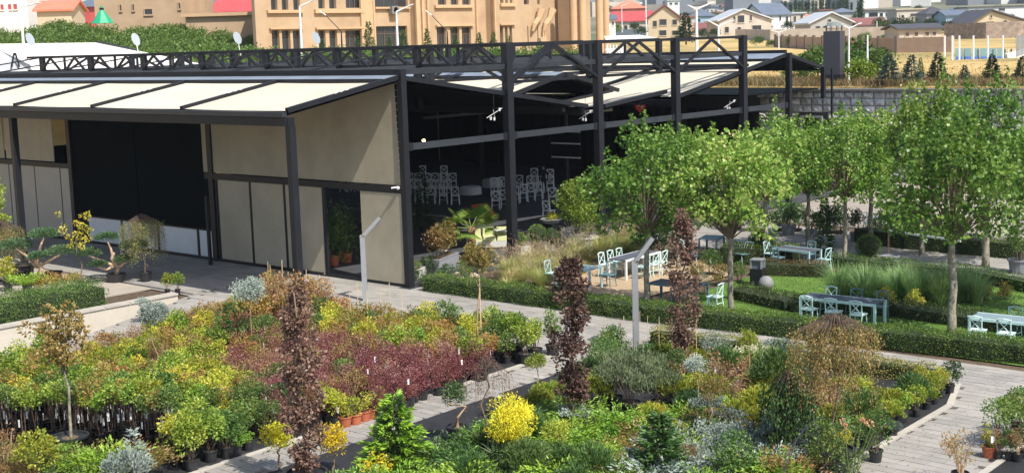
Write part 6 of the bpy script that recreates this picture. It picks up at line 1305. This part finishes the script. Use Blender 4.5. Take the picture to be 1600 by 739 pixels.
t, u, v = planter('large grey rectangular planter with coppery photinia at the pergola corner', (692, 424), 1.9, .6, .6, gp, .35)
gen('photinia', 'photinia', 'orange', .4, .5, .8, 36, .15, 34, .10, .05, None, z0=0, sh=.9, nv=2)
for i, d in enumerate((-.6, 0, .6)): plant('photinia', u+d*math.cos(.35), v+d*math.sin(.35), (1.05, .9, 1.1)[i], 'coppery photinia shrub in the large grey planter, '+['left', 'middle', 'right'][i], 'shrub', z=.5)
t, u, v = planter('small white planter at the foot of the first column', (652, 434), .9, .4, .35, wp, .35); plant('mid', u, v, .5, 'small green shrub in the white planter by the first column', 'shrub', z=.1)
for i, (px, py, l) in enumerate(((811, 398, 'white planter right of the second tall column'), (848, 390, 'white planter holding two clipped balls'))): planter(l, (px, py), 1.15, .5, .4, wp, VD-.3)
def ballplant(label, px, py, r, z, M): u, v, _ = G(px, py); t = thing('box_ball', label, 'topiary', (u, v, z)); link('foliage', quads('foliage', leafq(*(lambda P: (P, P+rdir(len(P))*r*.6, .05, .03))(rdir(int(1500*r*2.2))*r*rng.uniform(.86, 1, (int(1500*r*2.2), 1)))), M), t); MB().lathe([(0, -r*.9), (r*.6, -r*.6), (r*.85, 0), (r*.6, r*.6), (0, r*.88)], 10).build('core', mat('hedge_core', None or (.02, .035, .012), .95), t)
ballplant('clipped box ball in the planter right of the second column', 811, 398, .34, .62, LM['green']); ballplant('largest clipped box ball in the white planter', 840, 392, .42, .72, LM['mid']); ballplant('dark clipped box ball right of the largest', 862, 392, .36, .62, LM['dark'])
ballplant('clipped round ball on the edge of the far path', 1357, 402, .5, .45, LM['mid']); ballplant('clipped dome shrub beside the second tree trunk', 1190, 408, .55, .75, LM['dark'])
u, v, z = G(862, 375); t = thing('plant_stand', 'dark stand with a wide shallow bowl of yellow-green plants', 'plant stand', (u, v, 0)); MB().bb(-.3, .3, -.3, .3, 0, .75).build('stand', steel, t); MB().lathe([(.3, .76), (.5, .95), (.45, .95), (0, .9)], 14).build('bowl', wp, t); link('foliage', quads('foliage', clumps(ell(.38, .38, .12, 1.05, .3, -.1), 16, .1, 40, .06, .04), LM['yelgr']), t)
for i, (px, py, s_) in enumerate(((900, 385, 1.0), (918, 388, .8))): u, v, z = G(px, py); t = thing('potted_bush', ['big glossy green bush in a round white pot at the pergola edge', 'glossy green bush right of the white-potted one'][i], 'potted bush', (u, v, 0), 0, None, s_); link('pot', PW, t, sc=1.4); link('foliage', quads('foliage', clumps(ell(.85, .85, .95, 1.9, .3), 60, .25, 44, .11, .065), LM['green']), t); link('stem', twigs(MB(), 9, 1.4, .5, .02, .4).mesh('stem', bark), t)
# fan palm
u, v, z = G(738, 408); pt = thing('fan_palm', 'small fan palm with bright green fronds beside the second column', 'palm', (u, v, 0), 0, None, 1.22)
MB().lathe([(.17, 0), (.15, .5), (.12, 1.15), (.0, 1.2)], 10).build('trunk', mat('palm_trunk', (.3, .17, .09), .95, 0, .4, 12, .6, 20), pt)
pm_ = leafm('palm_leaf', [(.10, .20, .03), (.2, .33, .06), (.35, .45, .1)], .35)
for k in range(13):
    a = k*2.4; el = .9-.085*k; dirv = np.array([math.cos(a)*math.cos(el), math.sin(a)*math.cos(el), math.sin(el)]); base = np.array([0, 0, 1.12]); hub = base+dirv*.5
    side = unit(np.cross(dirv, [0, 0, 1.])); up = np.cross(side, dirv); n = 24; ang = np.linspace(-1.25, 1.25, n); A = np.cos(ang)[:, None]*dirv+np.sin(ang)[:, None]*side-np.array([0, 0, .22])*(np.abs(ang)[:, None])
    V = np.empty((n, 4, 3)); A = unit(A); B2 = unit(np.cross(A, up)); L = .62; V[:, 0] = hub; V[:, 1] = hub+A*L*.5+B2*.028; V[:, 2] = hub+A*L+np.array([0, 0, -.06]); V[:, 3] = hub+A*L*.5-B2*.028
    f = link('frond', quads('frond', V, pm_), pt); MB().tube([tuple(base), tuple(hub)], .012, 5).build('stalk', mat('palm_stalk', (.2, .26, .08), .6), f)
u, v, z = G(765, 388); sf = thing('sofa', 'outdoor sofa with pale frame and yellow-green cushions behind the palm', 'sofa', (u, v, 0), -.75)
MB().bb(-.95, .95, -.4, .4, .1, .35).build('base', wp, sf); cu = mat('lime_cushion', (.50, .52, .27), .8, 0, .05, 2)
for i in (-1, 0, 1): 
    b = MB(); b.box((i*.6, .0, .45), (.56, .7, .17), 0, .93); b.build('cushion', cu, sf); b = MB(); b.box((i*.6, .33, .68), (.54, .16, .4), 0, .9); b.build('cushion', cu, sf)
# orange umbrella cloth lying / folded, dark cypress, indoor palm pots
u, v, z = G(758, 338); of = thing('folded_canopy', 'folded orange-red cloth canopy leaning in the dark room', 'canopy', (u, v, 0), -.8, None, .62)
b = MB(); b.add([(-1.1, 0, 1.0), (.1, .15, 1.05), (1.0, 0, .1), (.55, -.25, .05), (-.2, -.3, .55), (-1.1, -.2, .75), (0, .3, .5)], [(0, 1, 4, 5), (1, 2, 3, 4), (0, 6, 1), (1, 6, 2)]); b.build('cloth', mat('orange_cloth', (.5, .08, .025), .8, 0, .15, 3), of); MB().tube([(-1.2, .1, .95), (1.05, .1, .12)], .03, 6).build('pole', steel, of)
def cyp(label, px, py, h, r): sp_tree('cypress', label, px, py, [('pot', PBL), ('foliage', quads('foliage', conifer_V(h, r, 2600, .12, 0, .2, .12), LM['dark']))], 'cypress')
cyp('dark column cypress just inside the first column', 662, 365, 3.2, .55); cyp('dark cypress beside the four-seat table', 1288, 405, 2.5, .5)
for i, (px, py) in enumerate(((521, 415), (541, 410), (508, 400))):
    u, v, z = G(px, py); t = thing('potted_palm', ['leafy potted palm in terracotta through the open bay, left', 'leafy potted palm in terracotta through the open bay, right', 'leafy potted palm deeper inside the open bay'][i], 'potted palm', (u, v, 0)); link('pot', PT, t, sc=1.9); link('leaves', quads('leaves', leafq(np.tile([[0, 0, .5]], (420, 1))+rng.normal(0, .28, (420, 3))*[1, 1, 2]+[0, 0, .6], rdir(420)+np.array([0, 0, .5]), .3, .05), LM['mid']), t)
# ------------------------------------------------------------ path lamps, bollard, ball, string lights
def bentlamp(label, pxy, h, arm, rz, sc=1):
    u, v, z = G(*pxy); t = thing('path_lamp', label, 'lamp', (u, v, z), rz, 'bent metal path lamps'); MB().bb(-.085, .085, -.085, .085, 0, h).build('post', alu, t)
    MB().beam((0, 0, h-.06), (arm[0], 0, h+arm[1]), .17, .12).build('arm', alu, t); b = MB(); b.beam((arm[0]*.3, 0, h+arm[1]*.3-.075), (arm[0]*.95, 0, h+arm[1]*.95-.075), .12, .02); b.build('light_strip', mat('lamp_lens', (.6, .62, .6), .3), t)
ra = math.atan2(AR[1], AR[0])
bentlamp('bent grey metal path lamp standing at the right bed, nearer one', (994, 548), 2.65, (.52, .62), ra, 1); bentlamp('bent grey metal path lamp in front of the beige screen, farther one', (571, 470), 2.35, (.62, .58), ra, 1)
u, v, z = G(1184, 446); t = thing('bollard_light', 'black square bollard light with clear top on the lawn', 'bollard', (u, v, .01), .2); MB().bb(-.22, .22, -.22, .22, 0, .62).build('body', steel, t); MB().bb(-.16, .16, -.16, .16, .62, .92).build('lens', mat('smoke_glass', (.14, .15, .2), .1), t); MB().bb(-.22, .22, -.22, .22, .92, .96).build('cap', alu, t)
for i in (-1, 1):
    for j in (-1, 1): MB().bb(i*.19-.02, i*.19+.02, j*.19-.02, j*.19+.02, .62, .92).build('corner_bar', alu, t)
u, v, z = G(1197, 453); t = name_(MB().lathe([(.1, 0), (.2, .05), (.27, .2), (.27, .28), (.2, .42), (.1, .49), (0, .5)], 16).build('stone_ball', mat('grey_concrete_ball', (.2, .2, .21), .8, 0, .15, 6), None, (u, v, 0), smooth=True), 'grey concrete ball beside the bollard light', 'ball')
# string lights between two poles
a = np.array(G(1388, 415)); c = np.array(G(1500, 430)); sl_ = thing('string_light', 'white beam with hanging bulbs between poles over the far path', 'string lights', tuple(a)); L = c-a
MB().beam((0, 0, 1.35), (L[0], L[1], 1.25), .05, .07).build('beam', whitew, sl_); MB().tube([(0, 0, 0), (0, 0, 1.5)], .04, 6).build('pole', mat('wood_pole', (.2, .12, .09), .9), sl_)
for k in range(10): q = (k+.4)/10; o = MB(); o.tube([(L[0]*q, L[1]*q, 1.33-.1*q), (L[0]*q, L[1]*q, 1.05-.1*q)], .006, 4); o.lathe([(.02, 1.0-.1*q), (.035, .95-.1*q), (0, .9-.1*q)], 6, (L[0]*q, L[1]*q, 0)); o.build('bulb', steel, sl_)
u, v, z = G(1391, 418); name_(link('tub', PGR, None, (u, v, 0), 0, 1.1), 'grey pot at the foot of the string-light pole', 'tub')
for i, (px, py, s_, l) in enumerate(((1232, 368, 1.1, 'grey round pot under the trees at the left end of the far path'), (1267, 372, .9, 'dark pot right of the grey round one'), (1338, 378, .95, 'grey pot with a thin stem at the back of the far path'), (1592, 428, 1.3, 'dark tub at the right end of the far path'))):
    u, v, z = G(px, py); t = thing('potted_bush', l, 'potted bush', (u, v, 0), 0, None, s_); link('pot', PGR, t); link('foliage', quads('foliage', clumps(ell(.4, .4, .4, 1.0, .3), 26, .14, 34, .09, .05), LM['mid' if i % 2 else 'dark']), t); link('stem', twigs(MB(), 6, .6, .2, .02, .4).mesh('stem', bark), t)
# low shrubs around the terrace
random.seed(9)
for i, (px, py, k, s_, l) in enumerate(((670, 430, 'dark', 1.0, 'dark green low shrub at the pergola corner, left'), (700, 440, 'dark', .9, 'dark green low shrub inside the hedge corner'), (725, 438, 'mid', .9, 'mid green low shrub near the rocks'), (655, 446, 'dark', .8, 'bluish green shrub beside the first column'), (745, 432, 'dark', .8, 'dark shrub below the palm'), (1090, 440, 'autumn', 1.0, 'reddish shrub behind the purple-brown tree'), (1110, 430, 'mid', 1.1, 'green shrub right of the purple-brown tree'), (1125, 445, 'autumn', 1.0, 'orange-green shrub left of the speckled trunk'), (1155, 440, 'mid', .9, 'green shrub at the lawn edge by the speckled trunk'), (1100, 460, 'grey', .7, 'grey-green shrub beside the shaded table'), (1430, 490, 'yelgr', .9, 'lime low plant under the reed grass'), (1385, 488, 'yelgr', .9, 'lime low plant behind the six-chair table'), (1540, 470, 'autumn', .8, 'brownish shrub at the back of the right lawn'), (1570, 468, 'autumn', .8, 'brown-red shrub near the right edge of the lawn'))):
    u, v, z = G(px, py); plant(k, u, v, s_, l, 'shrub', z=-.22)
for i in range(7): u, v, z = G(722+random.uniform(-14, 26), 436+random.uniform(-4, 6)); name_(MB().box((0, 0, .08), (random.uniform(.2, .4), random.uniform(.2, .35), .2), random.uniform(0, 3), .7).build('rock', mat('pale_rock', (.45, .38, .28), .9, 0, .2, 4, .5, 12), None, (u, v, 0)), 'pale rock in the planted corner inside the hedge', 'rock', 'rocks in the hedge corner')
# trees seen through the back of the pergola
for i, (u, v) in enumerate(((30, 41), (36, 40), (18.5, 42))): t = thing('garden_tree', ['green tree seen through the far end of the pergola, centre', 'green tree beyond the corner of the pergola back', 'green tree glimpsed behind the dark boards, left', 'green tree glimpsed behind the dark boards, right', 'green tree at the far left opening of the pergola', 'green tree in the far corner behind the boards'][i], 'tree', (u, v, 0 if u < 40 else 5.2), i, None, .8); link('trunk', TK[0], t); link('crown', CRM[i % 3][0], t)
# garden shrub masses behind the wire benches and under trees
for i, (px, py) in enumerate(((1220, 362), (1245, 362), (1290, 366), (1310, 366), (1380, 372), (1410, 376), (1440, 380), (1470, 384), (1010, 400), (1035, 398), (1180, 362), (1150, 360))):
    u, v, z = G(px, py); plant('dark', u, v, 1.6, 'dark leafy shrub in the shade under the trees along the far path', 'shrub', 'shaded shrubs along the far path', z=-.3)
# ------------------------------------------------------------ a person in dark clothes among the indoor chairs
def person(px, py, rz, label, cloth, shirt):
    u, v, z = G(px, py); t = thing('person', label, 'person', (u, v, .01), rz)
    J = [(0, 0, .95, .14, .11), (0, .01, 1.2, .135, .10), (0, 0, 1.40, .15, .10), (0, 0, 1.50, .055, .055), (0, -.01, 1.58, .075, .085), (0, 0, 1.70, .07, .085),
         (.19, 0, 1.41, .05, .05), (.24, .03, 1.15, .04, .04), (.22, -.08, .92, .03, .03), (-.19, 0, 1.41, .05, .05), (-.24, .03, 1.15, .04, .04), (-.22, -.06, .92, .03, .03),
         (.09, 0, .88, .085, .085), (.11, -.01, .50, .06, .06), (.11, .03, .08, .042, .042), (.12, -.12, .04, .035, .03), (-.09, 0, .88, .085, .085), (-.12, -.03, .50, .06, .06), (-.13, .02, .08, .042, .042), (-.14, -.13, .04, .035, .03)]
    E = [(0, 1), (1, 2), (2, 3), (3, 4), (4, 5), (2, 6), (6, 7), (7, 8), (2, 9), (9, 10), (10, 11), (0, 12), (12, 13), (13, 14), (14, 15), (0, 16), (16, 17), (17, 18), (18, 19)]
    n0 = len(J); hands = []
    for hi, sx in ((8, 1), (11, -1)):
        hx, hy, hz = J[hi][:3]; J.append((hx+.0*sx, hy-.015, hz-.07, .022, .034)); E.append((hi, len(J)-1)); pm_i = len(J)-1
        for k in range(4):
            J.append((hx+sx*.004, hy-.045+.022*k, hz-.115, .009, .009)); E.append((pm_i, len(J)-1)); J.append((hx-sx*.012, hy-.05+.022*k, hz-.15+.006*abs(k-1.5), .008, .008)); E.append((len(J)-2, len(J)-1))
        J.append((hx-sx*.01, hy-.055, hz-.075, .01, .01)); E.append((pm_i, len(J)-1)); J.append((hx-sx*.018, hy-.07, hz-.10, .009, .009)); E.append((len(J)-2, len(J)-1))
    me = bpy.data.meshes.new('body'); me.from_pydata([j[:3] for j in J], E, []); o = link('body', me, t)
    md = o.modifiers.new('skin', 'SKIN'); md.use_smooth_shade = True
    for i, j in enumerate(J): me.skin_vertices[0].data[i].radius = (j[3], j[4])
    me.skin_vertices[0].data[0].use_root = True; ss = o.modifiers.new('sub', 'SUBSURF'); ss.levels = 1; ss.render_levels = 1
    M = bpy.data.materials.new('clothes_and_skin'); M.use_nodes = True; N = M.node_tree; b = N.nodes['Principled BSDF']; b.inputs['Roughness'].default_value = .8
    tc = N.nodes.new('ShaderNodeTexCoord'); sp = N.nodes.new('ShaderNodeSeparateXYZ'); r = N.nodes.new('ShaderNodeValToRGB'); mr = N.nodes.new('ShaderNodeMapRange'); mr.inputs[2].default_value = 1.8
    N.links.new(tc.outputs['Object'], sp.inputs[0]); N.links.new(sp.outputs['Z'], mr.inputs[0]); N.links.new(mr.outputs[0], r.inputs[0]); N.links.new(r.outputs[0], b.inputs['Base Color']); r.color_ramp.interpolation = 'CONSTANT'
    e = r.color_ramp.elements; e[0].color = (.02, .02, .022, 1); e[1].position = .055; e[1].color = (*cloth, 1); x = e.new(.53); x.color = (*shirt, 1); x = e.new(.835); x.color = (.42, .27, .2, 1)
    me.materials.append(M)
    MB().lathe([(.083, 1.66), (.09, 1.71), (.07, 1.765), (0, 1.785)], 12, (0, .015, 0)).build('hair', mat('dark_hair', (.02, .015, .012), .6), t, smooth=True)
    f = MB(); f.box((0, -.083, 1.635), (.02, .03, .035)); f.box((.028, -.078, 1.66), (.018, .01, .008)); f.box((-.028, -.078, 1.66), (.018, .01, .008)); f.box((0, -.078, 1.60), (.04, .01, .008)); f.build('face', mat('face_features', (.25, .12, .1), .6), t, kind='stuff')
person(850, 306, 2.6, 'person in dark clothes standing among the white chairs inside the pergola', (.012, .013, .02), (.015, .016, .025))
# fallen leaves and spilled soil on the paving by the beds
P = []
while len(P) < 900:
    px, py = rng.uniform(0, 1600), rng.uniform(440, 739); u, v, z = G(px, py)
    if any(inpoly(b_, u, v) for b_ in (bed1, bed2, bed3)) or v > 5.9 or u > -.3: continue
    dmin = min(abs(v+12.2), abs(u+4.6), abs(v+23), abs(v+10.9), abs(u+1.3))
    if dmin < .5 or rng.random() < .2: P.append((u, v, z+.025))
P = np.array(P); A = rdir(len(P)); A[:, 2] = np.abs(A[:, 2])*.2; V_ = leafq(P, A, .055, .035); V_[:, :, 2] = P[:, None, 2]+(V_[:, :, 2]-P[:, None, 2])*.25+.004
name_(link('fallen_leaves', quads('fallen_leaves', V_, leafm('fallen_leaf', [(.10, .06, .03), (.25, .15, .05), (.35, .25, .08), (.12, .15, .04)], .2))), 'fallen leaves and bits of soil scattered on the paving beside the beds', 'leaves', kind='stuff')
# ------------------------------------------------------------ haze box: far things fade
hz = bpy.data.materials.new('haze'); hz.use_nodes = True; N = hz.node_tree; N.nodes.clear(); o_ = N.nodes.new('ShaderNodeOutputMaterial'); p_ = N.nodes.new('ShaderNodeVolumePrincipled')
p_.inputs['Color'].default_value = (.80, .87, 1, 1); p_.inputs['Density'].default_value = .00016; p_.inputs['Anisotropy'].default_value = .2; N.links.new(p_.outputs[0], o_.inputs['Volume'])
b = MB(); b.bb(-3400, 7000, -3400, 7000, -4, 175); b.build('haze', hz, None, kind='stuff', label='pale daylight haze over the far city', category='haze')
